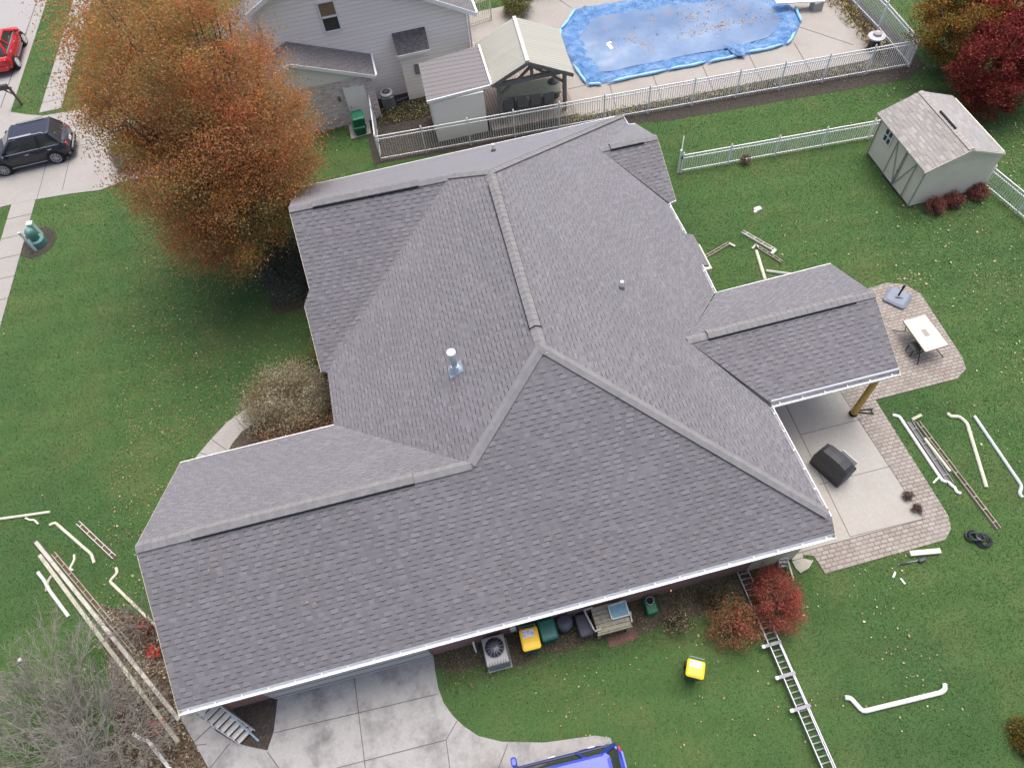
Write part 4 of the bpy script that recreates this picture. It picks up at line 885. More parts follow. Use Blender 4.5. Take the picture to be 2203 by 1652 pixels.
bare_tree('bare_tree','lower leafless twiggy tree overlapping the leafy bed beside the long gutters',(-12.2,4.6),2.9,1.1,14,11,lean=(.1,.2),maxd=5,r0=.02)
bare_tree('bare_bush','thin leafless twiggy bush beside the long gutter lengths, left of the house roof',(-11.6,7.9),1.9,.7,7,9,maxd=4,r0=.02)
rd_=[tuple(H(px+RNG.normal(0,12),py+RNG.normal(0,8))[:2])+(RNG.uniform(.03,.3),) for px,py,k in ((318,1350,50),(335,1402,60),(300,1340,20),(350,1560,30),(335,1560,30)) for _ in range(k)]
rd_=[p for p in rd_]
o=quads('red_leaves',np.array(rd_),.09,island('vivid_red_leaf',[(0,(.35,.04,.03)),(1,(.62,.07,.05))])); tag(o,'vivid red leaves of a small vine in the leafy bed by the garage corner','leaves',kind='stuff')
# ================================================================== LAWN GRASS AND FALLEN LEAVES
HOUSEP=[[(-8.95,4.84),(8.42,4.84),(8.42,22.4),(-4.2,22.4),(-4.2,14.3),(-3.95,11.3),(-8.95,11.3)],[(X0,Yf),(X1,Yf),(X1,Yb),(X0,Yb)],[(-7.7,29.9),(4,29.9),(4,41),(-7.7,41)]]
SOFT=[lb,[(-1.8,25),(24.5,24.3),(24.6,37),(-1.8,31.3)]]
def visible(x,y):
    P=np.stack([x,y,np.zeros(len(x))-CAMZ],0); c=R@P; u=1101.5+F*c[0]/c[2]; v=826+F*c[1]/c[2]
    return (u>-420)&(u<2623)&(v>-300)&(v<2100)
def scatter(n,x0,x1,y0,y1,extra=()):
    x=RNG.uniform(x0,x1,n); y=RNG.uniform(y0,y1,n); k=visible(x,y)&(x>kx(y)+.03); x,y=x[k],y[k]
    bad=np.zeros(len(x),bool)
    for P in NOG+HOUSEP+list(extra): bad|=inpoly(x,y,P)
    return x[~bad],y[~bad]
x,y=scatter(3300000,-25,37,-9,53,SOFT[:1])
d_=np.sqrt(x**2+y**2+CAMZ**2); keep=RNG.random(len(x))<np.clip((26/d_)**1.6,0,1); x,y=x[keep],y[keep]
n=len(x); a=RNG.uniform(0,2*math.pi,n); hh=RNG.uniform(.02,.05,n); wd=RNG.uniform(.008,.016,n)*(d_[keep]/26)**.5; le=RNG.normal(0,.022,(n,2))
V=np.empty((n,3,3)); V[:,0]=np.stack([x-np.cos(a)*wd,y-np.sin(a)*wd,np.zeros(n)-.004],1); V[:,1]=np.stack([x+np.cos(a)*wd,y+np.sin(a)*wd,np.zeros(n)-.004],1); V[:,2]=np.stack([x+le[:,0],y+le[:,1],hh],1)
me=bpy.data.meshes.new('lawn_grass'); me.vertices.add(3*n); me.vertices.foreach_set('co',V.ravel()); me.loops.add(3*n); me.loops.foreach_set('vertex_index',np.arange(3*n,dtype=np.int32)); me.polygons.add(n); me.polygons.foreach_set('loop_start',np.arange(0,3*n,3,dtype=np.int32)); me.update(calc_edges=True)
m,t,b=nodes('grass_blade'); gg=N(t,'ShaderNodeNewGeometry'); p_=gg.outputs['Position']
c=ramp(t,gg.outputs['Random Per Island'],[(0,(.055,.115,.034)),(.5,(.080,.158,.046)),(.85,(.106,.186,.06)),(1,(.17,.20,.088))])
c=mix(t,c,(.135,.158,.062),math_(t,'MULTIPLY',ramp(t,noise(t,p_,.45,6,.7),[(.46,(0,0,0)),(.70,(1,1,1))]),.62))
c=mix(t,c,(.042,.10,.036),math_(t,'MULTIPLY',ramp(t,noise(t,p_,.16,4,.6),[(.45,(0,0,0)),(.6,(1,1,1))]),.5))
c=stripes(t,c,p_); L(t,c,b.inputs['Base Color']); b.inputs['Roughness'].default_value=.8; b.inputs['Specular IOR Level'].default_value=.1; me.materials.append(m)
o=bpy.data.objects.new('lawn_grass',me); COL.objects.link(o); tag(o,'short green grass covering the lawns','grass',kind='stuff')
LF=[]
def drop(n,x0,x1,y0,y1,z=.05,cl=None):
    x,y=scatter(int(n*2.2),x0,x1,y0,y1); k=np.array([mn.noise(Vector((a_*.45,b_*.45,4.)))+.35*mn.noise(Vector((a_*1.9,b_*1.9,1.)))+RNG.random()*.55>.34 for a_,b_ in zip(x,y)],bool) if len(x) else []
    x,y=x[k],y[k]; LF.append(np.stack([x,y,np.full(len(x),z)],1))
drop(450,-22,30,-3,48); drop(750,13,30,5,21); drop(700,19,30,18,28); drop(450,-3,12,-3,4.8); drop(300,-13,-3.9,12,24,.04); drop(500,-14,-9,4,13)
for px,py,s,k in ((2190,760,.5,60),(1955,605,.35,60),(2150,620,1.2,120),(2030,560,.9,60),(1960,140,1.5,160),(2130,330,1.6,250),(2000,470,1.2,120)):
    c=H(px,py); LF.append(np.c_[RNG.normal(c[0],s,k),RNG.normal(c[1],s*.8,k),np.full(k,.055)])
LF=np.concatenate(LF)
x,y=scatter(5200,-13,-3.9,11,26); LF2=np.stack([x,y,np.full(len(x),.045)],1)
o=quads('fallen_leaves',LF2,.05,island('brown_fallen_leaf',[(0,(.14,.09,.045)),(.6,(.26,.17,.08)),(1,(.40,.30,.16))]),flat=1.2); tag(o,'small brown leaves fallen on the lawn round the orange tree','leaves',kind='stuff')
o=quads('fallen_leaves',LF,np.clip(RNG.lognormal(-3.05,.33,len(LF)),.03,.10),island('pale_fallen_leaf',[(0,(.22,.17,.09)),(.5,(.36,.31,.18)),(.85,(.52,.48,.33)),(1,(.36,.17,.08))]),flat=1.2); tag(o,'pale yellow and tan leaves scattered over the lawns','leaves',kind='stuff')
x=RNG.uniform(-14,-8.5,26000); y=RNG.uniform(-1,12,26000); k=inpoly(x,y,lb); x,y=x[k],y[k]
o=quads('bed_leaves',np.c_[x,y,RNG.uniform(.02,.07,len(x))],.075,island('bed_leaf',[(0,(.05,.035,.022)),(.45,(.125,.09,.06)),(.85,(.21,.17,.12)),(1,(.42,.38,.30))]),flat=.7); tag(o,'thick layer of brown leaves in the bed at the garage corner','leaves',kind='stuff')
x=RNG.uniform(-3,8,9000); y=5-np.abs(RNG.normal(0,.75,9000)); k=(x>-2.75)&(y>2.6+.3*np.sin(x)); x,y=x[k],y[k]
o=quads('litter',np.c_[x,y,RNG.uniform(.015,.04,len(x))],.05,island('litter_bit',[(0,(.04,.04,.025)),(.5,(.10,.10,.05)),(1,(.2,.16,.1))]),flat=.7); tag(o,'small brown litter on the soil strip along the front wall','leaves',kind='stuff')
# ================================================================== VEHICLES
def car(name,label,cat,loc,rz,Lg,W,Hh,paint,prof,cab,wheels,wr=.33,rails=False,extras=None,rimm=None,plate=True,tail=(.45,.01,.01),scale=1.,trim=None):
    trim=trim or M_steel
    """prof: stations (x, half width, z bottom, z shoulder); cab: (x rear base, x rear top, x front top, x front base); x forward"""
    t=thing(name,label,cat,loc); t.rotation_euler=(0,0,rz); t.scale=(scale,)*3
    mb=MB(); rings=[]
    for (x,hw,zb,zt) in prof:
        rings.append(len(mb.v)); c=hw
        for y,z in ((-c*.86,zb),(-c,zb+.16),(-c*1.01,(zb+zt)/2),(-c*.98,zt-.09),(-c*.90,zt-.01),(-c*.5,zt+.03),(0,zt+.04),(c*.5,zt+.03),(c*.90,zt-.01),(c*.98,zt-.09),(c*1.01,(zb+zt)/2),(c,zb+.16),(c*.86,zb)): mb.v.append((x,y,z))
    n=13
    for a,b in zip(rings,rings[1:]):
        for k in range(n): mb.f.append((a+k,a+(k+1)%n,b+(k+1)%n,b+k)); mb.mi.append(0)
    mb.f.append(tuple(range(rings[0],rings[0]+n))); mb.mi.append(0); mb.f.append(tuple(range(rings[-1],rings[-1]+n))[::-1]); mb.mi.append(0)
    body=mb.build('body',paint,t,local=True,smooth=True,bevel=0)
    md=body.modifiers.new('edge','EDGE_SPLIT'); md.split_angle=math.radians(38)
    xa,xb,xc,xd=cab; zb=np.interp(0,[p[0] for p in prof],[p[3] for p in prof])-.02; hb=W*.455; ht=W*.36
    def sec(x,z,h): return [(x,-h,z),(x,h,z)]
    def cabring(k):   # k 0..1 from belt to roof
        z=zb+(Hh-zb)*k; h=hb+(ht-hb)*(k**1.3); return (xa+(xb-xa)*k,xd+(xc-xd)*k,h,z)
    mb=MB(); rg=[]
    for k in (0,.3,.6,.85,.97):
        r0,r1,h,z=cabring(k); rg.append(len(mb.v)); e=.06
        for p in ((r0,-h+.12),(r0+.12,-h),(r1-.2,-h),(r1,-h+.16),(r1,h-.16),(r1-.2,h),(r0+.12,h),(r0,h-.12)): mb.v.append((p[0],p[1],z))
    for a,b in zip(rg,rg[1:]):
        for k in range(8): mb.f.append((a+k,a+(k+1)%8,b+(k+1)%8,b+k)); mb.mi.append(0)
    mb.f.append(tuple(rg[-1]+k for k in range(8))); mb.mi.append(0)
    glass=mb.build('window_glass',M_glass,t,local=True,smooth=False)
    # roof panel
    r0,r1,h,z=cabring(.95); mb=MB(); st=[]
    for zz,k in ((z-.02,1.0),(z+.025,.99),(z+.055,.9)):
        st.append(len(mb.v)); cxm=(r0+r1)/2; hl=(r1-r0)/2*k; hh=(h+.01)*k
        for p in ((-hl,-hh+.1),(-hl+.1,-hh),(hl-.15,-hh),(hl,-hh+.16),(hl,hh-.16),(hl-.15,hh),(-hl+.1,hh),(-hl,hh-.1)): mb.v.append((cxm+p[0],p[1],zz))
    for a,b in zip(st,st[1:]):
        for k in range(8): mb.f.append((a+k,a+(k+1)%8,b+(k+1)%8,b+k)); mb.mi.append(0)
    mb.f.append(tuple(st[-1]+k for k in range(8))); mb.mi.append(0)
    mb.build('roof',paint,t,local=True)
    # pillars
    def cp(x0,x1,k,s):
        _,_,h,z=cabring(k); return (x0+(x1-x0)*k,s*(h+.008),z)
    for s in (-1,1):
        for (b0,b1,wd) in ((xa+.10,xb+.16,.16),(xa+(xd-xa)*.36,xb+(xc-xb)*.33,.10),(xd-.15,xc-.16,.09)):
            mb=MB(); ks=(0,.3,.6,.85,.95)
            for k0,k1 in zip(ks,ks[1:]): mb.bar(cp(b0,b1,k0,s),cp(b0,b1,k1,s),wd,.05,up=(0,s,.3))
            mb.build('pillar',paint,t,local=True)
        mb=MB(); mb.bar((xa+.15,s*(hb+.02),zb+.02),(xd-.2,s*(hb+.02),zb+.02),.03,.03); mb.build('window_trim',trim,t,local=True)
        mm=MB().rbox((xd-.28,s*(W*.5+.10),zb+.08),(.16,.24,.15),.05).build('side_mirror',paint,t,local=True)
        for x in (xa+(xd-xa)*.22,xa+(xd-xa)*.58): MB().box((x,s*(W*.5+.012),zb-.13),(.2,.03,.035)).build('door_handle',M_steel,t,local=True)
        for x in (xa+(xd-xa)*.36,xd-.35,xa+.25): MB().bar((x,s*(W*.5+.004),.35),(x,s*(W*.492+.004),zb-.03),.012,.01,up=(0,1,0)).build('door_seam',M_black,t,local=True)
        if rails:
            _,_,h,z=cabring(.97); MB().tube([(xb+.25,s*h*.93,z+.03),(xb+.35,s*h*.93,z+.1),(xc-.45,s*h*.93,z+.1),(xc-.35,s*h*.93,z+.03)],.022,6).build('roof_rail',M_steel,t,local=True)
        MB().bar((wheels[0]+.45,s*(W*.5+.01),.33),(wheels[1]-.45,s*(W*.5+.01),.33),.03,.04).build('sill_trim',trim,t,local=True)
    rimm=rimm or M_steel
    for x in wheels:
        for s in (-1,1):
            y=s*(W*.5-.10)
            MB().tube([(x,s*(W*.5-.25),wr+.03),(x,s*(W*.5+.008),wr+.03)],wr+.065,24).build('wheel_arch',M_black,t,local=True)
            wh=MB().tube([(x,y-s*.11,wr),(x,y+s*.06,wr),(x,y+s*.125,wr)],[wr,wr,wr*.93],24).build('wheel',M_rub,t,local=True,smooth=False)
            mb=MB()
            for k in range(10):
                a=k*math.pi/5; mb.bar((x,y+s*.135,wr),(x+math.cos(a)*wr*.7,y+s*.130,wr+math.sin(a)*wr*.7),.045,.015,up=(0,1,0))
            for k in range(24):
                a=k*math.pi/12;b_=a+math.pi/12; mb.bar((x+math.cos(a)*wr*.7,y+s*.130,wr+math.sin(a)*wr*.7),(x+math.cos(b_)*wr*.7,y+s*.130,wr+math.sin(b_)*wr*.7),.035,.02,up=(0,1,0))
            mb.build('rim',rimm,wh,local=True)
    xr_,hwr=prof[0][0],prof[0][1]; xf,hwf=prof[-1][0],prof[-1][1]; zt=prof[1][3]
    red=mat('red_tail_lamp_%s'%name,tail,.25,.05)
    for s in (-1,1):
        MB().rbox((xr_+.10,s*hwr*.90,zt-.16),(.22,.20,.20),.04).build('tail_lamp',red,t,local=True)
        MB().rbox((xf-.12,s*hwf*.82,prof[-1][3]-.12),(.30,.26,.15),.05).build('headlight',mat('headlight_glass',(.6,.63,.66),.1,.05),t,local=True)
    MB().rbox((xr_-.02,0,.42),(.14,hwr*1.85,.20),.05).build('rear_bumper',paint if extras!='chrome' else M_rub,t,local=True)
    MB().rbox((xf+.02,0,.40),(.14,hwf*1.85,.22),.05).build('front_bumper',paint,t,local=True)
    MB().box((xf+.05,0,.60),(.05,hwf*1.1,.14)).build('grille',M_black,t,local=True)
    if plate: MB().box((xr_-.03,0,.72),(.03,.40,.16)).build('licence_plate',M_pvc,t,local=True)
    return t
def paintm(name,col,metal=.2,rough=.25): return mat(name,col,rough,.02,1,metal=metal,coat=.5)
suvprof=[(-2.25,.78,.42,.98),(-2.15,.90,.30,1.06),(-1.5,.94,.24,1.08),(0,.95,.24,1.06),(1.1,.94,.24,1.03),(1.9,.90,.26,.96),(2.25,.80,.34,.86)]
p_r=H(127,352);p_f=H(20,380); mid_=(p_r+p_f)/2
P_navy=paintm('navy_black_paint',(.012,.015,.03)); 
nav=car('parked_suv','dark navy suv parked across the neighbour drive with its tail toward the orange tree','suv',(mid_[0]+.0,mid_[1]+.86,.03),math.pi+.03,4.5,1.9,1.68,P_navy,suvprof,(-2.1,-1.75,.35,1.2),(-1.38,1.38),.36,rails=True,extras='chrome',scale=.9)
MB().bar((-.9,.55,1.745),(.25,.55,1.745),.10,.012).build('added_roof_highlight',M_steel,nav,local=True)  # bright strip added over the roof to stand in for a highlight
MB().bar((-2.33,-.6,.52),(-2.33,.6,.52),.03,.07).build('chrome_strip',M_steel,nav,local=True)
P_sil=paintm('silver_paint',(.35,.36,.38),.6,.3)
c=H(243,345,.8); sil=car('parked_car','silver car on the neighbour drive mostly hidden under the orange tree','car',(c[0]+1.85,c[1]+.85,.03),math.radians(4),4.4,1.85,1.62,P_sil,suvprof,(-2.1,-1.8,.35,1.2),(-1.35,1.35),.35,scale=.9)
P_red=paintm('bright_red_paint',(.52,.015,.025),.0,.25)
rprof=[(-1.75,.62,.40,.80),(-1.6,.78,.28,.92),(-1.1,.84,.22,.98),(0,.86,.22,1.0),(.9,.84,.22,.94),(1.5,.76,.26,.82),(1.78,.60,.34,.66)]
ra_,rb2=H(43,142,-.1),H(62,94,-.1)
car('parked_car','small bright red hatchback parked at the kerb, cut off by the left edge','car',(ra_[0]-.75,(ra_[1]+rb2[1])/2+.0,-.12),math.radians(88),3.6,1.68,1.45,P_red,rprof,(-1.55,-1.2,.25,1.0),(-1.12,1.12),.30,scale=1.0,rimm=M_pvc)
P_blu=mat('royal_blue_paint',(.025,.05,.38),.38,.10,2,metal=.2,coat=.3)
c1_=H(1085,1640,.85); c2_=H(1318,1590,.85)
car('parked_suv','royal blue suv at the bottom edge, parked on the drive beside the lawn','suv',((c1_[0]+c2_[0])/2-.50,c2_[1]-.90,.03),math.pi+math.radians(-1.5),4.3,1.86,1.72,P_blu,[(-2.18,.80,.42,.98),(-2.08,.91,.30,1.06),(-1.4,.93,.24,1.08),(0,.93,.24,1.06),(1.1,.92,.24,1.03),(1.8,.86,.26,.96),(2.18,.72,.34,.86)],(-2.1,-1.8,.25,1.05),(-1.35,1.38),.35,rails=False,scale=.95,trim=M_navyp)
# ================================================================== STREET FURNITURE
c=H(48,226); t=thing('mailbox','dark brown mailbox on a post at the kerb beyond the navy suv','mailbox',(c[0],c[1],0))
MB().box((c[0],c[1],.52),(.1,.1,1.04)).build('post',M_wooddk,t); MB().bar((c[0]+.1,c[1],1.0),(c[0]-.5,c[1]+.02,1.0),.09,.08).build('arm',M_wooddk,t); MB().bar((c[0]+.0,c[1],.6),(c[0]-.3,c[1],.97),.05,.05).build('brace',M_wooddk,t)
mb=MB(); mb.tube([(c[0]-.55,c[1],1.14),(c[0]-.02,c[1],1.14)],.11,12); mb.build('box',mat('dark_mailbox_metal',(.05,.045,.045),.4),t)
sheet('utility_mulch',[tuple(H(80,522)[:2]+np.array([math.cos(a)*.85,math.sin(a)*.95])) for a in np.linspace(0,6.1,16)],.012,M_mulch)
c=H(88,507); t=thing('utility_pedestal','pale green square utility pedestal, farthest of the three by the sidewalk','utility box',(c[0],c[1],0)); MB().bar((c[0],c[1],0),(c[0]-.02,c[1],.75),.24,.24).build('pedestal_body',M_polel,t,bevel=.02); MB().rbox((c[0]-.02,c[1],.78),(.28,.28,.08),.04).build('pedestal_cap',M_polel,t)
c=H(86,524); t=thing('utility_pedestal','dark teal domed utility pedestal with a flared base, middle of the three by the sidewalk','utility box',(c[0],c[1],0)); MB().lathe((c[0],c[1],0),[(.34,0),(.34,.28),(.30,.32)],16).build('pedestal_base',M_pole,t); MB().lathe((c[0],c[1],.3),[(.20,0),(.20,.45),(.15,.55),(.05,.6)],16).build('pedestal_dome',M_pole,t,smooth=True)
c=H(78,540); t=thing('marker_post','thin white utility marker post nearest the sidewalk edge','marker post',(c[0],c[1],0)); MB().box((c[0],c[1],.55),(.10,.05,1.1)).build('post_body',mat('pale_blue_white',(.6,.66,.7),.5),t); MB().box((c[0],c[1],1.12),(.12,.06,.08)).build('post_cap',M_pvc,t)
# ================================================================== FRONT WALL ITEMS
M_acg=mat('grey_cabinet_metal',(.25,.265,.27),.5,.08,4,metal=.2)
c=(-1.06,4.35); t=thing('air_conditioner','square grey air conditioner with a round fan grille by the yellow lidded bin','air conditioner',(c[0],c[1],0))
MB().rbox((c[0],c[1],.42),(.66,.80,.78),.04).build('housing',M_acg,t)
MB().lathe((c[0],c[1]+.07,.81),[(.28,0),(.285,.02),(.25,.03)],28).build('fan_ring',mat('dark_fan_ring',(.07,.075,.08),.5),t)
MB().lathe((c[0],c[1]+.07,.838),[(.26,0),(.1,.055),(.02,.07)],28).build('fan_dome',mat('dark_fan_guard',(.09,.095,.11),.35,.3,18,metal=.5),t,smooth=True)
mb=MB()
for k in range(14): a=k*math.pi/7; mb.bar((c[0]+math.cos(a)*.05,c[1]+.07+math.sin(a)*.05,.915),(c[0]+math.cos(a)*.26,c[1]+.07+math.sin(a)*.26,.85),.008,.006)
mb.build('guard_wires',M_steel,t)
for k in range(7): MB().box((c[0]-.24+k*.08,c[1]-.36,.815),(.022,.10,.012)).build('louvre_slot',M_joint,t)
MB().box((c[0],c[1],.02),(.72,.86,.06)).build('base_pad',M_conc,t)
wheelie('bright yellow lidded wheelie bin with a printed sticker against the front wall',1140,1372,1.03,M_yell,M_grn,-.02,.54,.62,lab=True,name='yellow_lidded_bin')
wheelie('bright yellow lidded wheelie bin with a printed sticker standing alone on the lawn',1497,1437,.95,M_yell,M_grn,-.50,.50,.48,lab=True,name='yellow_lidded_bin')
wheelie('dark green wheelie bin right beside the yellow lidded one at the wall',1178,1352,.95,M_grn,M_grn,.03,.5,.6)
def roundcan(label,px,py,h,r,m):
    c=H(px,py,h); t=thing('trash_can',label,'trash can',(c[0],c[1],0)); MB().lathe((c[0],c[1],0),[(r*.78,0),(r*.95,h-.1)],22).build('can_body',m,t,smooth=True); MB().lathe((c[0],c[1],h-.1),[(r*1.04,0),(r*1.05,.04),(r*.8,.09),(r*.25,.11)],22).build('lid',m,t,smooth=False)
    MB().bar((c[0]-.09,c[1],h+.02),(c[0]+.09,c[1],h+.02),.03,.03).build('lid_handle',m,t); return t
roundcan('round dark blue grey trash can between the green bin and the wooden bench',1214,1337,.8,.24,M_navyp)
wheelie('black wheelie bin lying low under the left end of the wooden bench',1256,1342,.6,M_navyp,M_navyp,0.05,.42,.66)
# bench
t=thing('potting_bench','weathered plank potting bench carrying a blue tinted glass frame','bench',(2.4,4.4,0))
for k in range(6): MB().box((2.42,4.10+k*.125,.78+(.002 if k%2 else 0)),(1.0,.112,.035),.0).build('plank',M_wood,t)
for x in (1.98,2.86):
    for y in (4.08,4.72): MB().box((x,y,.38),(.08,.08,.76)).build('leg',M_wood,t)
MB().box((2.42,4.02,.68),(1.04,.04,.12)).build('front_rail',M_wood,t)
for a,b in (((1.72,4.75,.85),(1.84,4.15,.85)),((1.70,4.76,.85),(1.98,4.78,.85)),((1.84,4.12,.85),(2.05,4.14,.85)),((2.95,4.1,.83),(3.0,4.4,.83))): MB().bar(a,b,.045,.05).build('side_rail',mat('pale_weathered_bar',(.36,.34,.32),.7),t)
g_=[H(1308,1304,.87),H(1345,1292,.87),H(1354,1322,.87),H(1317,1332,.87)]
t=thing('glass_frame','pale framed blue glass pane lying on the right end of the wooden bench','window',g_[0])
MB().slab(g_,.02).build('glass_pane',mat('blue_tinted_glass',(.18,.34,.42),.15,.15,6),t)
mb=MB()
for i in range(4): mb.bar(g_[i]+[0,0,.01],g_[(i+1)%4]+[0,0,.01],.035,.03)
mb.build('pane_frame',mat('pale_blue_frame',(.50,.55,.58),.5),t)
c=H(1399,1300,.35); t=thing('green_planter','deep green square planter holding a wire ring against the front wall','planter',(c[0],c[1],0))
MB().rbox((c[0],c[1]-.04,.22),(.34,.46,.42),.05).build('planter_body',M_grnn,t); MB().box((c[0],c[1]+.08,.44),(.24,.2,.02)).build('soil',M_black,t)
MB().tube([(c[0]+math.cos(a)*.12,c[1]+.08+math.sin(a)*.12,.5) for a in np.linspace(0,2*math.pi,14)],.012,5).build('wire_ring',M_steel,t)
c=H(1021,1390,.3); t=thing('wall_pipe','short white pipe stub standing by the wall left of the air conditioner','pipe',(c[0],c[1],0)); MB().tube([(c[0],4.8,.5),(c[0],c[1],.45),(c[0],c[1]-.12,.1)],.03,8).build('pipe_body',M_pvc,t)
c=H(1008,1380,.2); t=thing('meter_box','small grey utility box on the brick wall above the air conditioner','utility box',(-.62,4.78,.9)); MB().box((-.42,4.77,.95),(.16,.12,.3)).build('box_body',M_polel,t)
sheet('reddish_dirt_strip',[(2.2,3.72),(3.1,3.78),(3.1,4.05),(2.2,4.0)],.03,mat('reddish_soil',(.13,.07,.055),.95,.3,14,bmp=.01))  # strip of bare reddish-brown dirt, not brickwork
# ================================================================== PATIO ITEMS
g=thing('covered_grill','barbecue grill under a charcoal cover standing on the patio slab','grill',(10.95,7.3,.036))
# rounded side profile extruded along the cover's width
top=[H(1772,955,1.15),H(1806,1019,1.15)]
ax=np.array([.42,-1.,0]); ax/=np.linalg.norm(ax); sd_=np.array([1.,.42,0]); sd_/=np.linalg.norm(sd_)
cg=np.array([10.82,7.22,.036]); prof=[(-.30,.0),(-.33,.35),(-.33,.70),(-.29,.88),(-.20,1.02),(-.04,1.08),(.14,1.03),(.27,.88),(.33,.68),(.32,.35),(.28,0)]
mb=MB(); rg=[]
for d_0,k in ((-.60,.62),(-.56,.84),(-.44,.95),(-.15,1.0),(.15,1.0),(.40,.95),(.52,.84),(.56,.6)):
    rg.append(len(mb.v))
    for (a,z) in prof:
        q=cg+ax*d_0+sd_*a*(.8+.2*k)+np.array([0,0,z*(k if z>.7 else 1)]); mb.v.append(tuple(q))
n=len(prof)
for a,b in zip(rg,rg[1:]):
    for k in range(n): mb.f.append((a+k,a+(k+1)%n,b+(k+1)%n,b+k)); mb.mi.append(0)
mb.f.append(tuple(rg[0]+k for k in range(n))); mb.mi.append(0); mb.f.append(tuple(rg[-1]+k for k in range(n))[::-1]); mb.mi.append(0)
mb.build('grill_cover',M_char,g,smooth=False)
mb=MB(); q=cg+sd_*.34+ax*.16; mb.bar(q-ax*.28+[0,0,.72],q+ax*.3+[0,0,.72],.22,.05); mb.build('front_shelf',mat('cover_flap_light',(.035,.04,.06),.5),g); MB().bar(q-ax*.3+sd_*.12+[0,0,.74],q+ax*.3+sd_*.12+[0,0,.74],.012,.012).build('shelf_edge',M_white,g)
ub=[H(1918,618,.13),H(1961,630,.13),H(1948,660,.13),H(1900,646,.13)]; cu=np.mean(ub,0)
t=thing('umbrella_base','slate blue square umbrella base with a short black pole at the patio edge','umbrella base',(cu[0],cu[1],.03))
MB().rbox((cu[0],cu[1],.10),(.84,.84,.13),.12,math.radians(-52)).build('base_block',M_slate,t,bevel=.02); MB().tube([(cu[0]+.04,cu[1]+.04,.15),(cu[0]+.04,cu[1]+.04,.62)],.035,10).build('pole_socket',M_black,t); MB().tube([(cu[0]+.04,cu[1]+.04,.6),(cu[0]+.04,cu[1]+.04,.72)],.05,10).build('socket_collar',M_black,t)
MB().bar((cu[0]-.14,cu[1]-.02,.17),(cu[0]+.1,cu[1]-.15,.17),.03,.012).build('grip_slot',M_black,t)
tq=[H(1943,690,.72),H(1990,676,.72),H(2041,742,.72),H(1991,757,.72)]; tq=[np.array(p) for p in tq]; ct=np.mean(tq,0)
t=thing('tile_table','rectangular patio table with cream tile top and dark centre tile','table',(ct[0],ct[1],.03))
MB().slab(tq,.035).build('table_top',M_tile,t)
k_=.20; MB().slab([ct+(p-ct)*k_*np.array([1.1,1.1,0])+[0,0,.004] for p in tq],.01).build('centre_tile',M_tiled,t)
mb=MB()
for i in range(4): mb.bar(tq[i]-[0,0,.02],tq[(i+1)%4]-[0,0,.02],.03,.045)
mb.build('table_frame',mat('bronze_frame',(.22,.20,.18),.5),t)
for i,p in enumerate(tq):
    d=(p-ct)/np.linalg.norm(p-ct); q=ct+(p-ct)*.62
    MB().tube([q-[0,0,.05],q+d*.12-[0,0,.25],q+d*.05-[0,0,.45],q+d*.42-[0,0,.67]],.016,6).build('leg',M_black,t)
c=H(1972,742,.5); t2=thing('patio_stool','dark low seat half hidden beneath the cream tile table','chair',(c[0],c[1],.03)); MB().rbox((c[0],c[1],.42),(.36,.36,.07),.08).build('seat',mat('dark_seat_fabric',(.06,.06,.055),.8,.3,20),t2)
for a in (-.14,.14):
    for b in (-.14,.14): MB().box((c[0]+a,c[1]+b,.2),(.025,.025,.38)).build('leg',M_black,t2)
a0=H(1836,885,.06); t=thing('metal_stand','pair of dark flat metal legs lying at the foot of the ochre post','bracket',a0)
MB().bar(H(1845,882,.06),H(1878,880,.06),.03,.03).build('stand_leg',M_black,t); MB().bar(H(1843,886,.06),H(1880,890,.06),.03,.03).build('stand_leg',M_black,t); MB().bar(H(1874,879,.075),H(1877,890,.075),.025,.02).build('cross_bar',M_black,t)
for q,(pts,lab) in enumerate(((((1702,1192),(1726,1190),(1728,1199),(1704,1205)),'small flagstone under the eave beside the ladder'),(((1704,1207),(1726,1200),(1750,1206),(1740,1222),(1722,1232),(1712,1222)),'large irregular flagstone between the red bush and the patio'))):
    P=[np.array(H(*p,.05)) for p in pts]; o=MB().slab(P,.06).build('flagstone',M_stone); tag(o,lab,'stone')
# ================================================================== LADDERS
def ladder(name,label,a,b,w,m,nr,th=.07,wide=0.,cat='ladder',side=None,zup=(0,0,1)):
    a=np.array(a,float);b=np.array(b,float); t=thing(name,label,cat,(a[0],a[1],0)); d=(b-a)/np.linalg.norm(b-a); s=np.cross(d,zup); s/=np.linalg.norm(s)
    for k in (-1,1): MB().bar(a+s*k*w/2,b+s*k*w/2,.03,th,up=zup).build('rail',m,t)
    mb0=None; l=np.linalg.norm(b-a)
    for i in range(nr):
        p=a+(b-a)*(i+.6)/nr
        if wide: MB().bar(p-s*w/2,p+s*w/2,wide,.025,up=zup).build('rung',m,t)
        else: MB().tube([p-s*w/2,p+s*w/2],.018,6).build('rung',m,t)
    return t,d,s
la,lb_=H(1592,1216,.12),H(1700,1455,.12); lc=H(1648,1345,.24); ld=H(1800,1690,.24)
t,d,s=ladder('extension_ladder','long aluminium extension ladder lying from the house eave between the bushes to the bottom edge',la,H(1800,1690,.12),.33,M_steel,37)
MB().bar(H(1668,1385,.22)+s*.17,ld+s*.17,.025,.07).build('fly_rail',M_steel,t); MB().bar(H(1668,1385,.22)-s*.11,ld-s*.11,.025,.07).build('fly_rail',M_steel,t)
for px,py in ((1662,1385),(1692,1452),(1724,1522)):
    p=H(px,py,.25); MB().bar(p-s*.26,p+s*.24,.09,.05).build('rung_lock',mat('grey_bracket',(.22,.22,.26),.5),t)
    MB().rbox(p+s*.28,(.10,.10,.08),.03).build('bracket_foot',M_pvc,t)
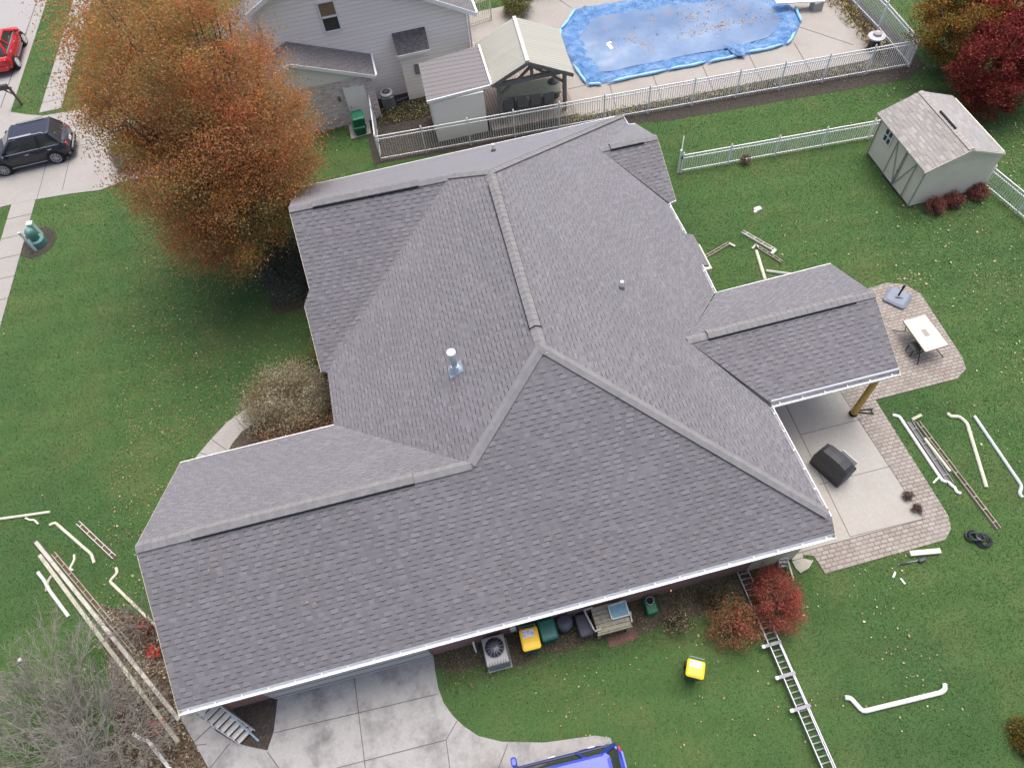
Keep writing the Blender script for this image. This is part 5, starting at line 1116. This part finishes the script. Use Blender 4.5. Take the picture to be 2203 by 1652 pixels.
ladder('step_ladder','wide tread aluminium folding ladder leaning in the leaf shaped mulch bed by the garage',H(533,1585,.05),(-9.05,4.72,1.75),.50,mat('dull_aluminium',(.46,.46,.45),.5,.15,metal=.3),8,.10,wide=.15)
p=H(552,1590,.05); t=thing('ladder_stabiliser','blue grey fibreglass rail of a ladder beside the wide tread ladder','ladder part',p); MB().bar(H(556,1592,.05),(-8.75,4.7,1.2),.05,.07).build('support_rail',mat('blue_grey_fibreglass',(.25,.33,.40),.5),t)
ladder('small_step_ladder','short white step ladder standing under the eave between the burning bush and flagstones',H(1684,1222,.05),H(1688,1180,.75),.26,M_whited,5,.05,wide=.07)
# ================================================================== OLD GUTTERS AND DOWNSPOUTS ON THE GRASS
def spout(label,pts,m,r=.042,z=.035,name='downspout',cat='downspout',group=None):
    P=[np.array(H(*p,z)) for p in pts]
    # rounded corners
    Q=[P[0]]
    for i in range(1,len(P)-1):
        a=P[i-1]-P[i];b=P[i+1]-P[i]; k=min(.09,np.linalg.norm(a)*.4,np.linalg.norm(b)*.4); a/=np.linalg.norm(a);b/=np.linalg.norm(b)
        Q+=[P[i]+a*k,P[i]+(a+b)*k*.22,P[i]+b*k]
    Q.append(P[-1]); o=MB().tube(Q,[r]*len(Q),4 if r<.05 else 8).build(name,m); 
    c=np.array(Q[0]); tag(o,label,cat,group); return o
def trough(label,a,b,m,w=.12,extra=None,inner=M_brown,z=.05,nst=6):
    a=np.array(H(*a,z));b=np.array(H(*b,z)); t=thing('old_gutter',label,'gutter',(a[0],a[1],0)); d=(b-a)/np.linalg.norm(b-a); s=np.array([d[1],-d[0],0]); 
    for k in (-1,1): MB().bar(a+s*k*w/2,b+s*k*w/2,.016,.09).build('gutter_side',m,t)
    MB().bar(a-[0,0,.03],b-[0,0,.03],w-.012,.012).build('gutter_floor',inner,t)
    for i in range(nst):
        p=a+(b-a)*(i+.5)/nst+[0,0,.045]; MB().bar(p-s*w*.55,p+s*w*.55,.022,.012).build('strap',m,t)
    if extra:
        pts=[np.array(H(*q,z)) for q in extra]
        for p,q in zip(pts,pts[1:]): MB().bar(p,q,w*.8,.08).build('gutter_corner',m,t)
    return t
spout('cream downspout length at the left edge of the view',((-20,1119),(108,1101)),M_cream,.05)
spout('tiny cream elbow just below the cream downspout at the left edge',((55,1114),(66,1119),(74,1118),(83,1127)),M_cream)
spout('cream downspout with an elbow at each end beside the short open gutter',((107,1129),(119,1124),(197,1192),(203,1211)),M_cream,.05)
trough('short open old gutter full of brown grime, left of the garage roof edge',(168,1124),(247,1199),M_whited,.12,nst=5)
spout('small cream elbow between the long gutters and the bent downspout',((160,1193),(161,1204),(150,1224),(158,1226)),M_cream,.045)
spout('cream downspout with an s bend running under the garage roof edge',((250,1221),(253,1232),(236,1250),(335,1345)),M_cream,.05)
spout('white worn downspout lying in the bare twigs left of the long gutters',((82,1231),(95,1248),(108,1272),(148,1326)),M_whited,.055)
spout('short grey downspout stub crossing the worn white one',((112,1238),(102,1252),(100,1272)),M_creamd,.05)
for lab,a,b in (('long pale gutter length lying highest beside the garage, ending at the roof corner',(78,1166),(386,1548)),('long pale gutter length lying lowest of the pair, ending in the leafy bed',(86,1194),(385,1597))):
    o=MB().bar(H(*a,.06),H(*b,.06),.12,.10).build('gutter_length',M_creamd if 'lowest' in lab else M_oldw,bevel=.012); tag(o,lab,'gutter')
trough('long open old gutter with cross straps lying beside the two long pale lengths',(115,1190),(290,1401),M_creamd,.12,nst=11)
spout('clean white downspout entering the view at the bottom left in the leafy bed',((287,1577),(300,1588),(318,1592),(375,1665)),M_pvc,.055)
spout('clean white downspout right beside the paver patio with bends at its lower end',((1920,893),(1934,895),(2027,1034),(2040,1037),(2052,1048)),M_pvc,.055)
spout('small white curved elbow at the lower end of the clean white downspout',((2053,1047),(2058,1058),(2067,1061)),M_pvc,.05)
spout('short white scrap beside the lower end of the clean white downspout',((2007,1039),(2019,1027)),M_pvc,.035)
trough('dark sided double old gutter lying next to the clean white downspout',(1956,907),(2045,1040),mat('grey_gutter_metal',(.26,.26,.27),.5,.2),.17,inner=mat('dull_grey_inside',(.13,.13,.13),.7,.3,9),nst=4)
trough('longest open old gutter on the back lawn, running down to the right',(1974,908),(2148,1137),M_creamd,.12,extra=((1962,903),(1982,893)),nst=9)
spout('cream flat length lying inside the longest open gutter',((1989,943),(2044,1014)),M_cream,.05,z=.09)
spout('cream downspout with an s bend at its upper end, on the right lawn',((2038,889),(2045,896),(2064,896),(2080,910),(2122,1048)),M_cream,.06)
spout('pale grey downspout farthest right with a hooked lower end',((2096,895),(2198,1045),(2193,1062),(2200,1070)),mat('pale_grey_aluminium',(.50,.55,.55),.5,.1),.055)
trough('old gutter with a mitred corner touching the house eave on the back lawn',(1518,553),(1568,524),M_creamd,.11,extra=((1568,524),(1581,531)),nst=4)
trough('upper old gutter of the crossed pair on the back lawn',(1597,499),(1668,540),M_whited,.14,extra=((1668,538),(1660,546)),inner=M_wood,nst=4)
trough('lower old gutter of the crossed pair on the back lawn',(1632,533),(1683,565),M_creamd,.10,extra=((1632,533),(1626,527),(1618,536)),nst=4)
spout('cream downspout running under the patio roof gutter from the crossed pair',((1627,540),(1646,602)),M_cream,.065)
spout('grey green downspout lying along the upper patio roof gutter',((1648,583),(1715,592)),mat('grey_green_aluminium',(.36,.40,.34),.55,.12),.065)
spout('large clean white downspout with bends, alone on the lower right lawn',((1818,1500),(1830,1501),(1856,1530),(2024,1489),(2033,1482),(2032,1470)),M_pvc,.065,z=.07)
c=H(1630,450,.05); t=thing('white_scrap','small white plastic elbow alone on the back lawn above the crossed gutters','debris',c); MB().rbox(c,(.30,.20,.12),.05,.15).build('scrap_body',M_pvc,t); MB().rbox(c-[.14,.09,.02],(.12,.12,.08),.03,.15).build('scrap_lip',M_pvc,t)
o=MB().bar(H(1957,1191,.08),H(2022,1185,.08),.15,.12).build('timber_beam',mat('pale_cut_timber',(.60,.57,.48),.7,.1,8)); tag(o,'pale cut timber beam end lying beside the pavers','timber')
t=thing('string_trimmer','blue grey garden tool with a thin shaft lying below the timber beam','garden tool',H(1960,1210,.05))
MB().tube([H(1932,1214,.04),H(1976,1205,.07)],.014,6).build('shaft',M_steel,t); MB().rbox(H(1984,1204,.08),(.24,.11,.09),.04,.1).build('motor_housing',M_navyp,t); MB().tube([H(1936,1213,.05),H(1958,1210,.05)],.024,6).build('grip',M_navyp,t)
for px,py,qx,qy,lab in ((1921,1242,1926,1230,'short white offcut pointing up, left of two below the garden tool'),(1937,1244,1947,1256,'short white offcut slanting right, right of two below the garden tool')):
    o=MB().bar(H(px,py,.03),H(qx,qy,.03),.05,.04).build('offcut',M_pvc); tag(o,lab,'offcut')
c=H(2104,1158,.1); t=thing('hose_coil','loose black coiled hose lying on the right lawn below the long gutter','hose',c)
for k,(dx,dy,r_) in enumerate(((-.12,.12,.17),(.12,-.1,.19),(.16,-.14,.15),(-.09,.08,.13),(.04,0,.12))):
    MB().tube([(c[0]+dx+math.cos(a)*r_,c[1]+dy+math.sin(a)*r_,.06+.03*k+.04*math.sin(a+k)) for a in np.linspace(0,2*math.pi,16)],.035,6).build('hose_loop',mat('black_blue_rubber',(.02,.022,.032),.35),t)
o=MB().bar(H(1690,1190,.4),H(1707,1247,.05),.05,.06).build('downspout',M_cream); tag(o,'cream downspout propped against the small white step ladder','downspout')
# door of the light etc.
t=thing('soccer_ball','small round white ball in the twigs of the bare tree','ball',H(43,1419,.08)); q=H(43,1419,.08); MB().lathe((q[0],q[1],0),[(.02,0),(.055,.03),(.07,.07),(.055,.11),(.02,.14)],12).build('ball_body',M_pvc,t,smooth=True)

fl=[H(1556,98,.20),H(1580,118,.24),H(1604,123,.16),H(1598,96,.30),H(1585,108,.38)]
mb=MB(); mb.face([fl[0],fl[1],fl[4]]); mb.face([fl[1],fl[2],fl[4]]); mb.face([fl[2],fl[3],fl[4]]); mb.face([fl[3],fl[0],fl[4]]); mb.face([fl[0],fl[3],fl[2],fl[1]])
mb.build('tarp_fold',MATS['blue_tarpaulin'],pool)
RL=[]
for pl_,nn,q_ in ((nF,26,m1),(nR,20,RE),(nL,14,LV)):
    for _ in range(nn):
        px,py={0:(RNG.uniform(450,1500),RNG.uniform(1130,1300)),1:(RNG.uniform(1150,1450),RNG.uniform(420,800)),2:(RNG.uniform(780,1080),RNG.uniform(560,900))}[0 if pl_ is nF else (1 if pl_ is nR else 2)]
        RL.append(HP(px,py,pl_,np.array(q_))+[0,0,.03])
o=quads('roof_leaves',np.array(RL),.05,M_lv,flat=1.2); tag(o,'few small brown leaves lying on the shingles of the large roof','leaves',kind='stuff')
